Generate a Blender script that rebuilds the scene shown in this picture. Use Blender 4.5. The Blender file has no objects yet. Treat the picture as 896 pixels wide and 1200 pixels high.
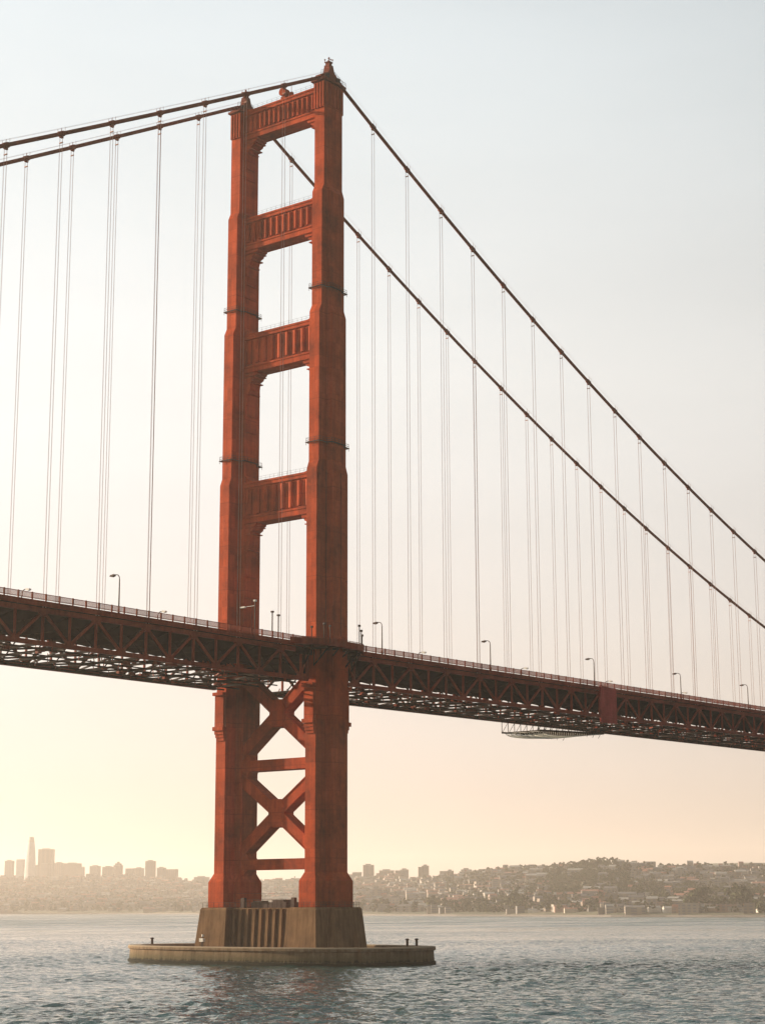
import bpy, bmesh, math, random
import numpy as np
from mathutils import Vector, Matrix
random.seed(7)
RNG = np.random.default_rng(11)
C = bpy.context.scene.collection
SC = bpy.context.scene
R = math.radians
PI = math.pi

# ------------------------------------------------------------------ camera
# X runs along the bridge, Y across it (away from the camera), Z up; metres; tower centre at the origin
YAW, PITCH, ROLL = 0.91175, 0.21266, -0.00339
CAM = Vector((-345.12, -299.15, 13.18))
fwd = Vector((math.sin(YAW)*math.cos(PITCH), math.cos(YAW)*math.cos(PITCH), math.sin(PITCH)))
rgt0 = Vector((math.cos(YAW), -math.sin(YAW), 0))
up0 = rgt0.cross(fwd)
rgt = rgt0*math.cos(ROLL) + up0*math.sin(ROLL)
upv = -rgt0*math.sin(ROLL) + up0*math.cos(ROLL)
cam_d = bpy.data.cameras.new('camera'); cam = bpy.data.objects.new('camera', cam_d); C.objects.link(cam)
m = Matrix((rgt, upv, -fwd)).transposed().to_4x4(); m.translation = CAM
cam.matrix_world = m
cam_d.sensor_fit = 'VERTICAL'; cam_d.sensor_height = 24.0
cam_d.lens = 24.0*2146.8/1200.0
cam_d.clip_start = 1.0; cam_d.clip_end = 60000
SC.camera = cam

# ------------------------------------------------------------------ sky, sun, exposure
SUN_EL = R(11.0)
SUN_AZ = (-0.23, 0.97)                       # horizontal direction towards the sun
_n = math.hypot(*SUN_AZ)
to_sun = Vector((SUN_AZ[0]/_n*math.cos(SUN_EL), SUN_AZ[1]/_n*math.cos(SUN_EL), math.sin(SUN_EL)))
w = bpy.data.worlds.new("World"); SC.world = w; w.use_nodes = True
nt = w.node_tree; nt.nodes.clear()
sky = nt.nodes.new('ShaderNodeTexSky'); sky.sky_type = 'NISHITA'; sky.sun_disc = False
sky.sun_elevation = SUN_EL; sky.sun_rotation = math.atan2(SUN_AZ[0], SUN_AZ[1])
sky.altitude = 0; sky.air_density = 1.0; sky.dust_density = 1.3; sky.ozone_density = 1.0
hsv = nt.nodes.new('ShaderNodeHueSaturation'); hsv.inputs['Saturation'].default_value = 0.32
bg = nt.nodes.new('ShaderNodeBackground'); bg.inputs['Strength'].default_value = 0.055
out = nt.nodes.new('ShaderNodeOutputWorld')
nt.links.new(sky.outputs[0], hsv.inputs['Color'])
# bright morning haze in the half of the sky towards the sun, warmest low down
tcw = nt.nodes.new('ShaderNodeTexCoord'); sep = nt.nodes.new('ShaderNodeSeparateXYZ'); nt.links.new(tcw.outputs['Generated'], sep.inputs[0])
dot = nt.nodes.new('ShaderNodeVectorMath'); dot.operation = 'DOT_PRODUCT'; nt.links.new(tcw.outputs['Generated'], dot.inputs[0])
dot.inputs[1].default_value = (SUN_AZ[0]/_n, SUN_AZ[1]/_n, 0)
mr = nt.nodes.new('ShaderNodeMapRange'); mr.interpolation_type = 'SMOOTHSTEP'
mr.inputs[1].default_value = -0.45; mr.inputs[2].default_value = 0.42; mr.inputs[3].default_value = 0.0; mr.inputs[4].default_value = 1.0
nt.links.new(dot.outputs['Value'], mr.inputs[0])
glow = nt.nodes.new('ShaderNodeValToRGB'); nt.links.new(sep.outputs[2], glow.inputs['Fac'])
el = glow.color_ramp.elements; el.new(0.14); el.new(0.28)
for e, (p_, c_) in zip(el, ((0.0, (0.28, 0.215, 0.17)), (0.14, (0.42, 0.375, 0.325)), (0.28, (0.49, 0.47, 0.43)), (0.55, (0.365, 0.405, 0.425)))):
    e.position = p_; e.color = (*c_, 1)
amp = nt.nodes.new('ShaderNodeMix'); amp.data_type = 'RGBA'; amp.blend_type = 'MULTIPLY'; amp.inputs[0].default_value = 1.0
GLOW = 9.8
mg = nt.nodes.new('ShaderNodeMath'); mg.operation = 'MULTIPLY'; mg.inputs[1].default_value = GLOW; nt.links.new(mr.outputs[0], mg.inputs[0])
nt.links.new(glow.outputs[0], amp.inputs[6]); nt.links.new(mg.outputs[0], amp.inputs[7])
addn = nt.nodes.new('ShaderNodeMix'); addn.data_type = 'RGBA'; addn.blend_type = 'ADD'; addn.inputs[0].default_value = 1.0
tint = nt.nodes.new('ShaderNodeMix'); tint.data_type = 'RGBA'; tint.blend_type = 'MULTIPLY'; tint.inputs[0].default_value = 1.0
tr_ = nt.nodes.new('ShaderNodeValToRGB'); nt.links.new(sep.outputs[2], tr_.inputs['Fac'])
tr_.color_ramp.elements[0].position = 0.02; tr_.color_ramp.elements[0].color = (0.64, 0.57, 0.63, 1)
tr_.color_ramp.elements[1].position = 0.42; tr_.color_ramp.elements[1].color = (0.90, 0.98, 1.0, 1)
nt.links.new(tr_.outputs[0], tint.inputs[7])
nt.links.new(hsv.outputs[0], tint.inputs[6]); nt.links.new(tint.outputs[2], addn.inputs[6]); nt.links.new(amp.outputs[2], addn.inputs[7])
# very faint streaks in the haze
mpw = nt.nodes.new('ShaderNodeMapping'); mpw.inputs['Scale'].default_value = (2.0, 2.0, 9.0); nt.links.new(tcw.outputs['Generated'], mpw.inputs['Vector'])
nzw = nt.nodes.new('ShaderNodeTexNoise'); nzw.inputs['Scale'].default_value = 1.6; nzw.inputs['Detail'].default_value = 4; nt.links.new(mpw.outputs[0], nzw.inputs['Vector'])
mw = nt.nodes.new('ShaderNodeMapRange'); mw.inputs[1].default_value = 0.3; mw.inputs[2].default_value = 0.7; mw.inputs[3].default_value = 0.965; mw.inputs[4].default_value = 1.035; nt.links.new(nzw.outputs[0], mw.inputs[0])
fin = nt.nodes.new('ShaderNodeMix'); fin.data_type = 'RGBA'; fin.blend_type = 'MULTIPLY'; fin.inputs[0].default_value = 1.0
nt.links.new(addn.outputs[2], fin.inputs[6]); nt.links.new(mw.outputs[0], fin.inputs[7])
nt.links.new(fin.outputs[2], bg.inputs['Color'])
nt.links.new(bg.outputs[0], out.inputs['Surface'])
sd = bpy.data.lights.new('sun', 'SUN'); sd.energy = 5.0; sd.angle = R(0.5); sd.color = (1.0, 0.80, 0.58)
so = bpy.data.objects.new('sun', sd); C.objects.link(so)
so.rotation_euler = to_sun.to_track_quat('Z', 'Y').to_euler(); so.location = (0, 200, 400)
SC.view_settings.view_transform = 'Standard'; SC.view_settings.look = 'None'
SC.view_settings.gamma = 1.0; SC.view_settings.use_curve_mapping = False
SC.view_settings.exposure = 1.2
SC.cycles.volume_bounces = 1
SC.cycles.max_bounces = 6

# ------------------------------------------------------------------ materials
def mat(name):
    mt = bpy.data.materials.new(name); mt.use_nodes = True
    n = mt.node_tree; b = n.nodes['Principled BSDF']
    return mt, n, b
def noise(n, scale, detail=4, rough=0.6, vec=None, mul=None):
    t = n.nodes.new('ShaderNodeTexNoise'); t.inputs['Scale'].default_value = scale
    t.inputs['Detail'].default_value = detail; t.inputs['Roughness'].default_value = rough
    src = n.nodes.new('ShaderNodeTexCoord').outputs['Object'] if vec is None else vec
    if mul is not None:
        mp = n.nodes.new('ShaderNodeMapping'); mp.inputs['Scale'].default_value = mul
        n.links.new(src, mp.inputs['Vector']); src = mp.outputs[0]
    n.links.new(src, t.inputs['Vector'])
    return t
def ramp(n, fac, stops):
    r = n.nodes.new('ShaderNodeValToRGB'); el = r.color_ramp.elements
    while len(el) < len(stops): el.new(0.5)
    for e, (p, c) in zip(el, stops):
        e.position = p; e.color = (*c, 1) if len(c) == 3 else c
    n.links.new(fac, r.inputs['Fac']); return r
def mixc(n, a, b, fac, mode='MIX'):
    x = n.nodes.new('ShaderNodeMix'); x.data_type = 'RGBA'; x.blend_type = mode
    for sock, v in ((x.inputs[6], a), (x.inputs[7], b), (x.inputs[0], fac)):
        if isinstance(v, (int, float)): sock.default_value = v
        elif isinstance(v, tuple): sock.default_value = (*v, 1)
        else: n.links.new(v, sock)
    return x.outputs[2]
def bump(n, b, h, dist, strength=1.0):
    bm_ = n.nodes.new('ShaderNodeBump'); bm_.inputs['Distance'].default_value = dist
    bm_.inputs['Strength'].default_value = strength
    n.links.new(h, bm_.inputs['Height']); n.links.new(bm_.outputs[0], b.inputs['Normal'])
def mth(n, op, a, b=None, c=None):
    x = n.nodes.new('ShaderNodeMath'); x.operation = op
    for i, v in enumerate((a, b, c)):
        if v is None: continue
        if isinstance(v, (int, float)): x.inputs[i].default_value = v
        else: n.links.new(v, x.inputs[i])
    return x.outputs[0]

def paint(name, base, rough=0.45, seams=True, wear=0.5):
    mt, n, b = mat(name)
    tc = n.nodes.new('ShaderNodeTexCoord')
    big = noise(n, 0.12, 5, 0.65); streak = noise(n, 1.0, 5, 0.7, mul=(0.9, 0.9, 0.05)); fine = noise(n, 1.6, 6, 0.75)
    dark = tuple(x*0.52 for x in base); light = tuple(min(1, x*1.18+0.012) for x in base)
    c1 = ramp(n, big.outputs[0], [(0.33, dark), (0.52, base), (0.7, light)]).outputs[0]
    s = ramp(n, streak.outputs[0], [(0.42, (0.62, 0.58, 0.56)), (0.6, (1, 1, 1))]).outputs[0]
    c2 = mixc(n, c1, s, wear, 'MULTIPLY')
    f = ramp(n, fine.outputs[0], [(0.34, (0.55, 0.5, 0.5)), (0.48, (1, 1, 1))]).outputs[0]
    c3 = mixc(n, c2, f, wear, 'MULTIPLY')
    if seams:
        sp = n.nodes.new('ShaderNodeSeparateXYZ'); n.links.new(tc.outputs['Object'], sp.inputs[0])
        fr = mth(n, 'FRACT', mth(n, 'DIVIDE', sp.outputs[2], 3.4))
        ln = mth(n, 'LESS_THAN', fr, 0.035)
        fr2 = mth(n, 'FRACT', mth(n, 'DIVIDE', sp.outputs[2], 11.3))
        ln2 = mth(n, 'LESS_THAN', fr2, 0.02)
        # plate by plate differences in the paint
        cell = n.nodes.new('ShaderNodeCombineXYZ')
        for i_, st_ in enumerate((1.7, 1.7, 3.4)): n.links.new(mth(n, 'FLOOR', mth(n, 'DIVIDE', sp.outputs[i_], st_)), cell.inputs[i_])
        wn = n.nodes.new('ShaderNodeTexWhiteNoise'); n.links.new(cell.outputs[0], wn.inputs['Vector'])
        c3 = mixc(n, c3, ramp(n, wn.outputs['Value'], [(0.0, (0.80, 0.78, 0.78)), (1.0, (1.06, 1.06, 1.06))]).outputs[0], 1.0, 'MULTIPLY')
        c3 = mixc(n, c3, tuple(x*0.45 for x in base), mth(n, 'MAXIMUM', mth(n, 'MULTIPLY', ln, 0.28), mth(n, 'MULTIPLY', ln2, 0.55)))
    n.links.new(c3, b.inputs['Base Color'])
    b.inputs['Roughness'].default_value = rough
    b.inputs['Specular IOR Level'].default_value = 0.06
    bump(n, b, fine.outputs[0], 0.03, 0.5)
    return mt
ORANGE = (0.42, 0.056, 0.008)
M = {}
M['orange'] = paint('orange_paint', ORANGE, 0.75, True, 0.55)
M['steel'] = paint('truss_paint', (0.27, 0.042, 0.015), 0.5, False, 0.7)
M['cable'] = paint('cable_paint', (0.19, 0.038, 0.018), 0.6, False, 0.5)
M['underdeck_shade'] = paint('under_deck_shade_paint', (0.018, 0.008, 0.0045), 0.8, False, 0.6)  # near-black base: the shade below the deck is put into this colour
M['rope'] = paint('rope_paint', (0.5, 0.28, 0.22), 0.6, False, 0.2)
M['darkmetal'] = paint('dark_metal', (0.06, 0.035, 0.028), 0.5, False, 0.3)
M['panelred'] = paint('panel_paint', (0.46, 0.075, 0.06), 0.6, False, 0.4)
def simple(name, base, rough, var=0.25, scale=1.0):
    mt, n, b = mat(name)
    t = noise(n, scale, 5, 0.6)
    c = ramp(n, t.outputs[0], [(0.3, tuple(x*(1-var) for x in base)), (0.7, tuple(min(1, x*(1+var)) for x in base))])
    n.links.new(c.outputs[0], b.inputs['Base Color']); b.inputs['Roughness'].default_value = rough
    return mt
M['net'] = simple('pale_netting', (0.80, 0.78, 0.72), 0.9)
M['lampglass'] = simple('lamp_glass', (0.6, 0.57, 0.5), 0.3)
M['asphalt'] = simple('asphalt', (0.05, 0.05, 0.05), 0.9)

def concrete(name, base, algae=True):
    mt, n, b = mat(name)
    tc = n.nodes.new('ShaderNodeTexCoord'); sp = n.nodes.new('ShaderNodeSeparateXYZ'); n.links.new(tc.outputs['Object'], sp.inputs[0])
    big = noise(n, 0.25, 6, 0.7); st = noise(n, 1.0, 5, 0.7, mul=(1.1, 1.1, 0.09)); fine = noise(n, 3.0, 5, 0.7)
    c = ramp(n, big.outputs[0], [(0.3, tuple(x*0.7 for x in base)), (0.7, tuple(x*1.2 for x in base))]).outputs[0]
    s = ramp(n, st.outputs[0], [(0.36, (0.40, 0.34, 0.28)), (0.56, (1, 1, 1))]).outputs[0]
    c = mixc(n, c, s, 0.75, 'MULTIPLY')
    rust = noise(n, 1.0, 4, 0.6, mul=(0.35, 0.35, 0.06))
    rr = mth(n, 'MULTIPLY', ramp(n, rust.outputs[0], [(0.55, (0, 0, 0)), (0.72, (1, 1, 1))]).outputs[0], 0.5)
    c = mixc(n, c, (0.16, 0.075, 0.03), rr)
    if algae:       # weed and wet tide marks below; top rim paler
        z = mth(n, 'ADD', sp.outputs[2], mth(n, 'MULTIPLY', mth(n, 'SUBTRACT', fine.outputs[0], 0.5), 2.2))
        a = n.nodes.new('ShaderNodeMapRange'); a.inputs[1].default_value = 1.7; a.inputs[2].default_value = 3.1
        a.inputs[3].default_value = 0.92; a.inputs[4].default_value = 0; n.links.new(z, a.inputs[0])
        c = mixc(n, c, (0.050, 0.048, 0.020), mth(n, 'MULTIPLY', a.outputs[0], 0.75))
        z3 = mth(n, 'ADD', sp.outputs[2], mth(n, 'MULTIPLY', mth(n, 'SUBTRACT', st.outputs[0], 0.5), 2.4))
        a3 = n.nodes.new('ShaderNodeMapRange'); a3.inputs[1].default_value = 1.0; a3.inputs[2].default_value = 1.5
        a3.inputs[3].default_value = 0.95; a3.inputs[4].default_value = 0; n.links.new(z3, a3.inputs[0])
        c = mixc(n, c, (0.010, 0.011, 0.007), a3.outputs[0])
        a4 = n.nodes.new('ShaderNodeMapRange'); a4.inputs[1].default_value = 3.9; a4.inputs[2].default_value = 4.2
        a4.inputs[3].default_value = 0; a4.inputs[4].default_value = 0.6; n.links.new(sp.outputs[2], a4.inputs[0])
        c = mixc(n, c, (0.36, 0.29, 0.20), a4.outputs[0])
    n.links.new(c, b.inputs['Base Color']); b.inputs['Roughness'].default_value = 0.9; b.inputs['Specular IOR Level'].default_value = 0.1
    bump(n, b, fine.outputs[0], 0.12, 0.7)
    return mt
M['pier'] = concrete('pier_concrete', (0.17, 0.095, 0.045), False)
M['fender'] = concrete('fender_concrete', (0.18, 0.125, 0.075), True)

# ------------------------------------------------------------------ mesh helpers
class MB:
    """collects quads, beams and prisms and links them as one mesh object"""
    def __init__(s): s.v = []; s.f = []
    def add(s, vs, fs):
        o = len(s.v); s.v += [tuple(x) for x in vs]; s.f += [tuple(o+i for i in f) for f in fs]
    def box(s, x0, x1, y0, y1, z0, z1):
        s.add([(x0,y0,z0),(x1,y0,z0),(x1,y1,z0),(x0,y1,z0),(x0,y0,z1),(x1,y0,z1),(x1,y1,z1),(x0,y1,z1)],
              [(0,3,2,1),(4,5,6,7),(0,1,5,4),(1,2,6,5),(2,3,7,6),(3,0,4,7)])
    def beam(s, a, b, wd, ht, ref=(0,0,1)):
        a, b = Vector(a), Vector(b); d = (b-a).normalized(); ref = Vector(ref)
        if abs(d.dot(ref)) > 0.98: ref = Vector((1,0,0))
        sx = d.cross(ref).normalized()*(wd/2); sy = sx.cross(d).normalized()*(ht/2)
        s.add([a-sx-sy,a+sx-sy,a+sx+sy,a-sx+sy,b-sx-sy,b+sx-sy,b+sx+sy,b-sx+sy],
              [(0,3,2,1),(4,5,6,7),(0,1,5,4),(1,2,6,5),(2,3,7,6),(3,0,4,7)])
    def tube(s, pts, r, k=8):
        pts = [Vector(p) for p in pts]; rs = r if isinstance(r, (list, tuple)) else [r]*len(pts)
        rings = []
        for i, p in enumerate(pts):
            d = (pts[min(i+1, len(pts)-1)]-pts[max(i-1, 0)]).normalized()
            ref = Vector((0,0,1)) if abs(d.z) < 0.95 else Vector((1,0,0))
            sx = d.cross(ref).normalized(); sy = sx.cross(d)
            rings.append([p+(sx*math.cos(2*PI*j/k)+sy*math.sin(2*PI*j/k))*rs[i] for j in range(k)])
        o = len(s.v)
        for rg in rings: s.v += [tuple(x) for x in rg]
        for i in range(len(pts)-1):
            for j in range(k):
                s.f.append((o+i*k+j, o+i*k+(j+1)%k, o+(i+1)*k+(j+1)%k, o+(i+1)*k+j))
        s.f.append(tuple(o+j for j in reversed(range(k)))); s.f.append(tuple(o+(len(pts)-1)*k+j for j in range(k)))
    def loft(s, rings, close=True):
        k = len(rings[0]); o = len(s.v)
        for rg in rings: s.v += [tuple(x) for x in rg]
        for i in range(len(rings)-1):
            for j in range(k): s.f.append((o+i*k+j, o+i*k+(j+1)%k, o+(i+1)*k+(j+1)%k, o+(i+1)*k+j))
        if close:
            s.f.append(tuple(o+j for j in reversed(range(k)))); s.f.append(tuple(o+(len(rings)-1)*k+j for j in range(k)))
    def prism_x(s, poly, x0, x1):       # polygon in (y, z) pushed along x
        s.loft([[(x0, y, z) for y, z in poly], [(x1, y, z) for y, z in poly]])
    def prism_y(s, poly, y0, y1):       # polygon in (x, z) pushed along y
        s.loft([[(x, y0, z) for x, z in poly], [(x, y1, z) for x, z in poly]])
    def prism_z(s, poly, z0, z1):
        s.loft([[(x, y, z0) for x, y in poly], [(x, y, z1) for x, y in poly]])
    def build(s, name, material, parent=None, smooth=False, bevel=0):
        me = bpy.data.meshes.new(name)
        base = Vector((0,0,0))
        p = parent
        while p is not None: base += p.location; p = p.parent
        vs = [(x-base.x, y-base.y, z-base.z) for x, y, z in s.v]
        me.from_pydata(vs, [], s.f)
        bm = bmesh.new(); bm.from_mesh(me); bmesh.ops.recalc_face_normals(bm, faces=bm.faces); bm.to_mesh(me); bm.free()
        for mm in (material if isinstance(material, (list, tuple)) else [material]): me.materials.append(mm)
        if smooth:
            for f in me.polygons: f.use_smooth = True
        o = bpy.data.objects.new(name, me); C.objects.link(o)
        if parent is not None: o.parent = parent
        if bevel:
            bv = o.modifiers.new('bevel', 'BEVEL'); bv.width = bevel; bv.segments = 1; bv.limit_method = 'ANGLE'
        return o
def tag(o, label, cat, group=None):
    o['label'] = label; o['category'] = cat
    if group: o['group'] = group
    return o
def thing(name, label, cat, loc=(0,0,0), group=None):
    o = bpy.data.objects.new(name, None); C.objects.link(o); o.location = loc; o.empty_display_size = 2
    return tag(o, label, cat, group)
def structure(o, kind='structure'):
    o['kind'] = kind; return o
def dup(o, parent=None):
    c = o.copy(); C.objects.link(c)
    if parent is not None: c.parent = parent
    for ch in list(o.children): dup(ch, c)
    return c
ORD = ['first','second','third','fourth','fifth','sixth','seventh','eighth','ninth','tenth','eleventh','twelfth','thirteenth','fourteenth','fifteenth','sixteenth','seventeenth','eighteenth','nineteenth','twentieth','twenty-first','twenty-second','twenty-third']

# ------------------------------------------------------------------ the water
def build_water():
    mt, n, b = mat('bay_water')
    b.inputs['Base Color'].default_value = (0.012, 0.050, 0.047, 1)
    b.inputs['Roughness'].default_value = 0.07; b.inputs['IOR'].default_value = 1.33
    geo = n.nodes.new('ShaderNodeNewGeometry')
    ln = n.nodes.new('ShaderNodeVectorMath'); ln.operation = 'LENGTH'; n.links.new(geo.outputs['Position'], ln.inputs[0])
    ro = n.nodes.new('ShaderNodeMapRange'); ro.inputs[1].default_value = 150; ro.inputs[2].default_value = 1300
    ro.inputs[3].default_value = 0.05; ro.inputs[4].default_value = 0.27; n.links.new(ln.outputs['Value'], ro.inputs[0]); 
    wst = noise(n, 1.0, 4, 0.6, geo.outputs['Position'], (0.004, 0.011, 1)); wst2 = noise(n, 1.0, 3, 0.6, geo.outputs['Position'], (0.03, 0.05, 1))
    wmix = mth(n, 'ADD', mth(n, 'MULTIPLY', wst.outputs[0], 1.6), mth(n, 'MULTIPLY', wst2.outputs[0], 0.8))
    wr = n.nodes.new('ShaderNodeMapRange'); wr.inputs[1].default_value = 0.95; wr.inputs[2].default_value = 1.45
    wr.inputs[3].default_value = 0.5; wr.inputs[4].default_value = 1.75; n.links.new(wmix, wr.inputs[0])
    n.links.new(mth(n, 'MULTIPLY', ro.outputs[0], wr.outputs[0]), b.inputs['Roughness'])
    a2 = noise(n, 0.16, 4, 0.6, geo.outputs['Position'], (1.0, 0.7, 1))
    a3 = noise(n, 0.8, 4, 0.65, geo.outputs['Position'], (1.0, 0.75, 1))
    patch = noise(n, 0.005, 3, 0.6, geo.outputs['Position'], (1.0, 1.0, 1))
    pa = n.nodes.new('ShaderNodeMapRange'); pa.inputs[1].default_value = 0.38; pa.inputs[2].default_value = 0.62
    pa.inputs[3].default_value = 0.35; pa.inputs[4].default_value = 0.8; n.links.new(patch.outputs[0], pa.inputs[0])
    h = mth(n, 'ADD', mth(n, 'MULTIPLY', a2.outputs[0], 1.5), mth(n, 'MULTIPLY', a3.outputs[0], 0.45))
    h = mth(n, 'MULTIPLY', h, pa.outputs[0])
    bump(n, b, h, 1.0, 1.0)
    # one sheet: a fine grid of real waves round the bridge, coarse out to the far shore
    def grow(a, b, st, g):
        v = [a]
        while v[-1] < b: v.append(v[-1]+st); st *= g
        return v
    aa = np.concatenate([[-3000,-1200,-300,0,80,120], np.arange(150, 470, 0.36), grow(470, 1400, .36, 1.005), [1500,1700,2000,2600,3500,5000,8000,12500]])
    side_b = np.array(grow(140, 400, .5, 1.012))
    bb = np.concatenate([[-9000,-5000,-2000,-900,-600], -side_b[::-1], np.arange(-139.5, 139.6, 0.5), side_b, [600,900,2000,5000,9000]])
    A_, B_ = np.meshgrid(aa, bb, indexing='ij')
    X = CAM.x+A_*math.sin(YAW)+B_*math.cos(YAW); Y = CAM.y+A_*math.cos(YAW)-B_*math.sin(YAW)
    r = np.random.default_rng(2); Z = np.zeros_like(X)
    for i in range(70):
        lam = 1.0*(8.0/1.0)**r.random(); th = R(200)+r.normal()*0.75; k = 2*PI/lam
        ph = r.uniform(0, 2*PI); amp = 0.0066*lam**0.8
        wob = 1.6*np.sin(X*.05*r.uniform(.5,1.5)+Y*.04*r.uniform(-1.5,1.5)+r.uniform(0,6))
        q = np.sin(k*(X*math.cos(th)+Y*math.sin(th))+ph+wob)
        Z += amp*(q+0.4*q*q)
    gust = 0.9+0.3*np.sin(X*.023+1.3*np.sin(Y*.018))*np.sin(Y*.029+.9*np.sin(X*.015+2))
    fade = np.clip((A_-120)/40,0,1)*np.clip((1400-A_)/700,0,1)*np.clip((390-np.abs(B_))/120,0,1)
    Z *= gust*fade
    me = bpy.data.meshes.new('water'); nx, ny = X.shape
    co = np.stack([X, Y, Z], -1).reshape(-1, 3).astype(np.float32)
    me.vertices.add(len(co)); me.vertices.foreach_set('co', co.ravel())
    idx = np.arange(nx*ny, dtype=np.int32).reshape(nx, ny)
    q = np.stack([idx[:-1,:-1], idx[1:,:-1], idx[1:,1:], idx[:-1,1:]], -1).reshape(-1, 4)
    me.loops.add(q.size); me.loops.foreach_set('vertex_index', q.ravel())
    me.polygons.add(len(q)); me.polygons.foreach_set('loop_start', np.arange(0, q.size, 4, dtype=np.int32)); me.polygons.foreach_set('loop_total', np.full(len(q), 4, dtype=np.int32))
    me.polygons.foreach_set('use_smooth', np.ones(len(q), dtype=bool))
    me.update(); me.materials.append(mt)
    o = bpy.data.objects.new('water', me); C.objects.link(o); structure(o)
build_water()

# ------------------------------------------------------------------ the tower
W2 = 15.16
UC = {-1: -0.9, 1: 0.35}             # leg centres along the bridge
def cross(uc, vc, z, L, Wd, b, d):
    return [(uc+x, vc+y, z) for x, y in ((-L,-Wd),(-b,-Wd),(-b,-Wd-d),(b,-Wd-d),(b,-Wd),(L,-Wd),(L,Wd),(b,Wd),(b,Wd+d),(-b,Wd+d),(-b,Wd),(-L,Wd))]
P0 = (7.05,2.60,3.4,2.2); P1 = (6.1,1.65,2.45,2.2); P2 = (5.35,1.65,2.35,1.65); P3 = (4.5,1.65,2.3,0.95); P4 = (3.68,1.65,2.2,0.14)
LEV = [(13.3,P0),(19.4,P0),(21.5,P1),(119.8,P1),(121.8,P2),(160.8,P2),(162.6,P3),(193.3,P3),(195.1,P4),(223.8,P4)]
tower = thing('bridge_tower', 'tall orange steel bridge tower of two stepped legs joined by four struts and cross braces', 'bridge tower', (0,0,13.3))
TOPZ = 223.8
for sgn in (-1, 1):
    vc, uc = sgn*W2, UC[sgn]
    mb = MB(); mb.loft([cross(uc, vc, z, *P) for z, P in LEV])
    leg = mb.build('leg', M['orange'], tower, bevel=0.06)
    # corbels just under the deck
    for s2 in (-1, 1):
        k = MB(); x0 = uc+s2*6.05
        for za, zb, e, hw in ((57.6,65.4,0.85,1.45),(65.4,66.2,1.5,1.75),(56.6,57.6,1.35,1.75),(55.7,56.6,0.85,1.5),(54.9,55.7,0.6,1.4),(54.1,54.9,0.35,1.25)):
            k.box(min(x0,x0+s2*e), max(x0,x0+s2*e), vc-hw, vc+hw, za, zb)
        k.build('corbel', M['orange'], leg)
    # fluted head
    for s2 in (-1, 1):
        f = MB(); x0 = uc+s2*3.66
        for j in range(4):
            c = vc-1.42+j*0.947
            f.box(min(x0,x0+s2*0.4), max(x0,x0+s2*0.4), c-0.24, c+0.24, 216.4, 223.4)
        f.build('fluting', M['orange'], leg)
    for s2 in (-1, 1):
        f = MB(); y0 = vc+s2*1.78
        for j in range(5):
            c = uc-2.9+j*1.45
            f.box(c-0.3, c+0.3, min(y0,y0+s2*0.3), max(y0,y0+s2*0.3), 217.2, 223.4)
        f.build('fluting', M['orange'], leg)
    # saddle housing and crown clutter
    h = MB()
    h.box(uc-4.5, uc+4.5, vc-2.35, vc+2.35, TOPZ, TOPZ+0.55)
    h.box(uc-4.1, uc+4.1, vc-2.0, vc+2.0, TOPZ+0.55, TOPZ+1.0)
    h.prism_y([(uc-4.4,TOPZ+1.0),(uc-4.2,TOPZ+1.7),(uc-2.0,TOPZ+2.7),(uc-1.1,TOPZ+3.6),(uc-0.8,TOPZ+5.2),(uc+0.8,TOPZ+5.2),(uc+1.2,TOPZ+3.9),(uc+2.4,TOPZ+2.9),(uc+4.4,TOPZ+1.9),(uc+4.6,TOPZ+1.0)], vc-1.0, vc+1.0)
    h.build('saddle_housing', M['cable'], leg, bevel=0.05)
    q = MB()
    for s2 in (-1, 1):
        for j in range(8):
            t = uc-4.3+8.6*j/7
            q.beam((t, vc+s2*2.25, TOPZ+0.5), (t, vc+s2*2.25, TOPZ+1.7), 0.07, 0.07)
        q.beam((uc-4.3, vc+s2*2.25, TOPZ+1.7), (uc+4.3, vc+s2*2.25, TOPZ+1.7), 0.07, 0.07)
        q.beam((uc-4.3, vc+s2*2.25, TOPZ+1.15), (uc+4.3, vc+s2*2.25, TOPZ+1.15), 0.05, 0.05)
        for j in range(6):      # stair rail following the cable hood
            dx = 1.4+j*0.56; t = uc+s2*dx; zz = TOPZ+float(np.interp(dx, (1.1,2.4,4.4), (3.4,2.6,1.7)))
            q.beam((t, vc-0.96, zz-.1), (t, vc-0.96, zz+1.0), 0.06, 0.06)
            if j: q.beam(pq, (t, vc-0.96, zz+1.0), 0.05, 0.05)
            pq = (t, vc-0.96, zz+1.0)
    for j in range(2):
        q.box(uc-2.9+j*4.4, uc-1.9+j*4.4, vc-1.9, vc-1.2, TOPZ+1.0, TOPZ+2.3)
    q.build('top_railing', M['darkmetal'], leg)
    fm = MB()
    fm.box(uc-0.85, uc+0.85, vc-0.85, vc+0.85, TOPZ+5.2, TOPZ+5.7)
    fm.box(uc-0.6, uc+0.6, vc-0.6, vc+0.6, TOPZ+5.7, TOPZ+6.5)
    fm.box(uc-0.8, uc+0.8, vc-0.8, vc+0.8, TOPZ+6.5, TOPZ+6.7)
    for dx, dy, hh in ((-.7,-.7,1.1),(.7,-.7,1.0),(-.7,.7,.9),(.7,.7,1.2),(0,0,1.5),(-.1,-.7,.8)):
        fm.beam((uc+dx, vc+dy, TOPZ+6.7), (uc+dx, vc+dy, TOPZ+6.7+hh*0.7), 0.09, 0.09)
        fm.box(uc+dx-.14, uc+dx+.14, vc+dy-.14, vc+dy+.14, TOPZ+6.6+hh*0.7, TOPZ+6.9+hh*0.7)
    fm.build('beacon_mast', M['cable'], leg)
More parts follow.
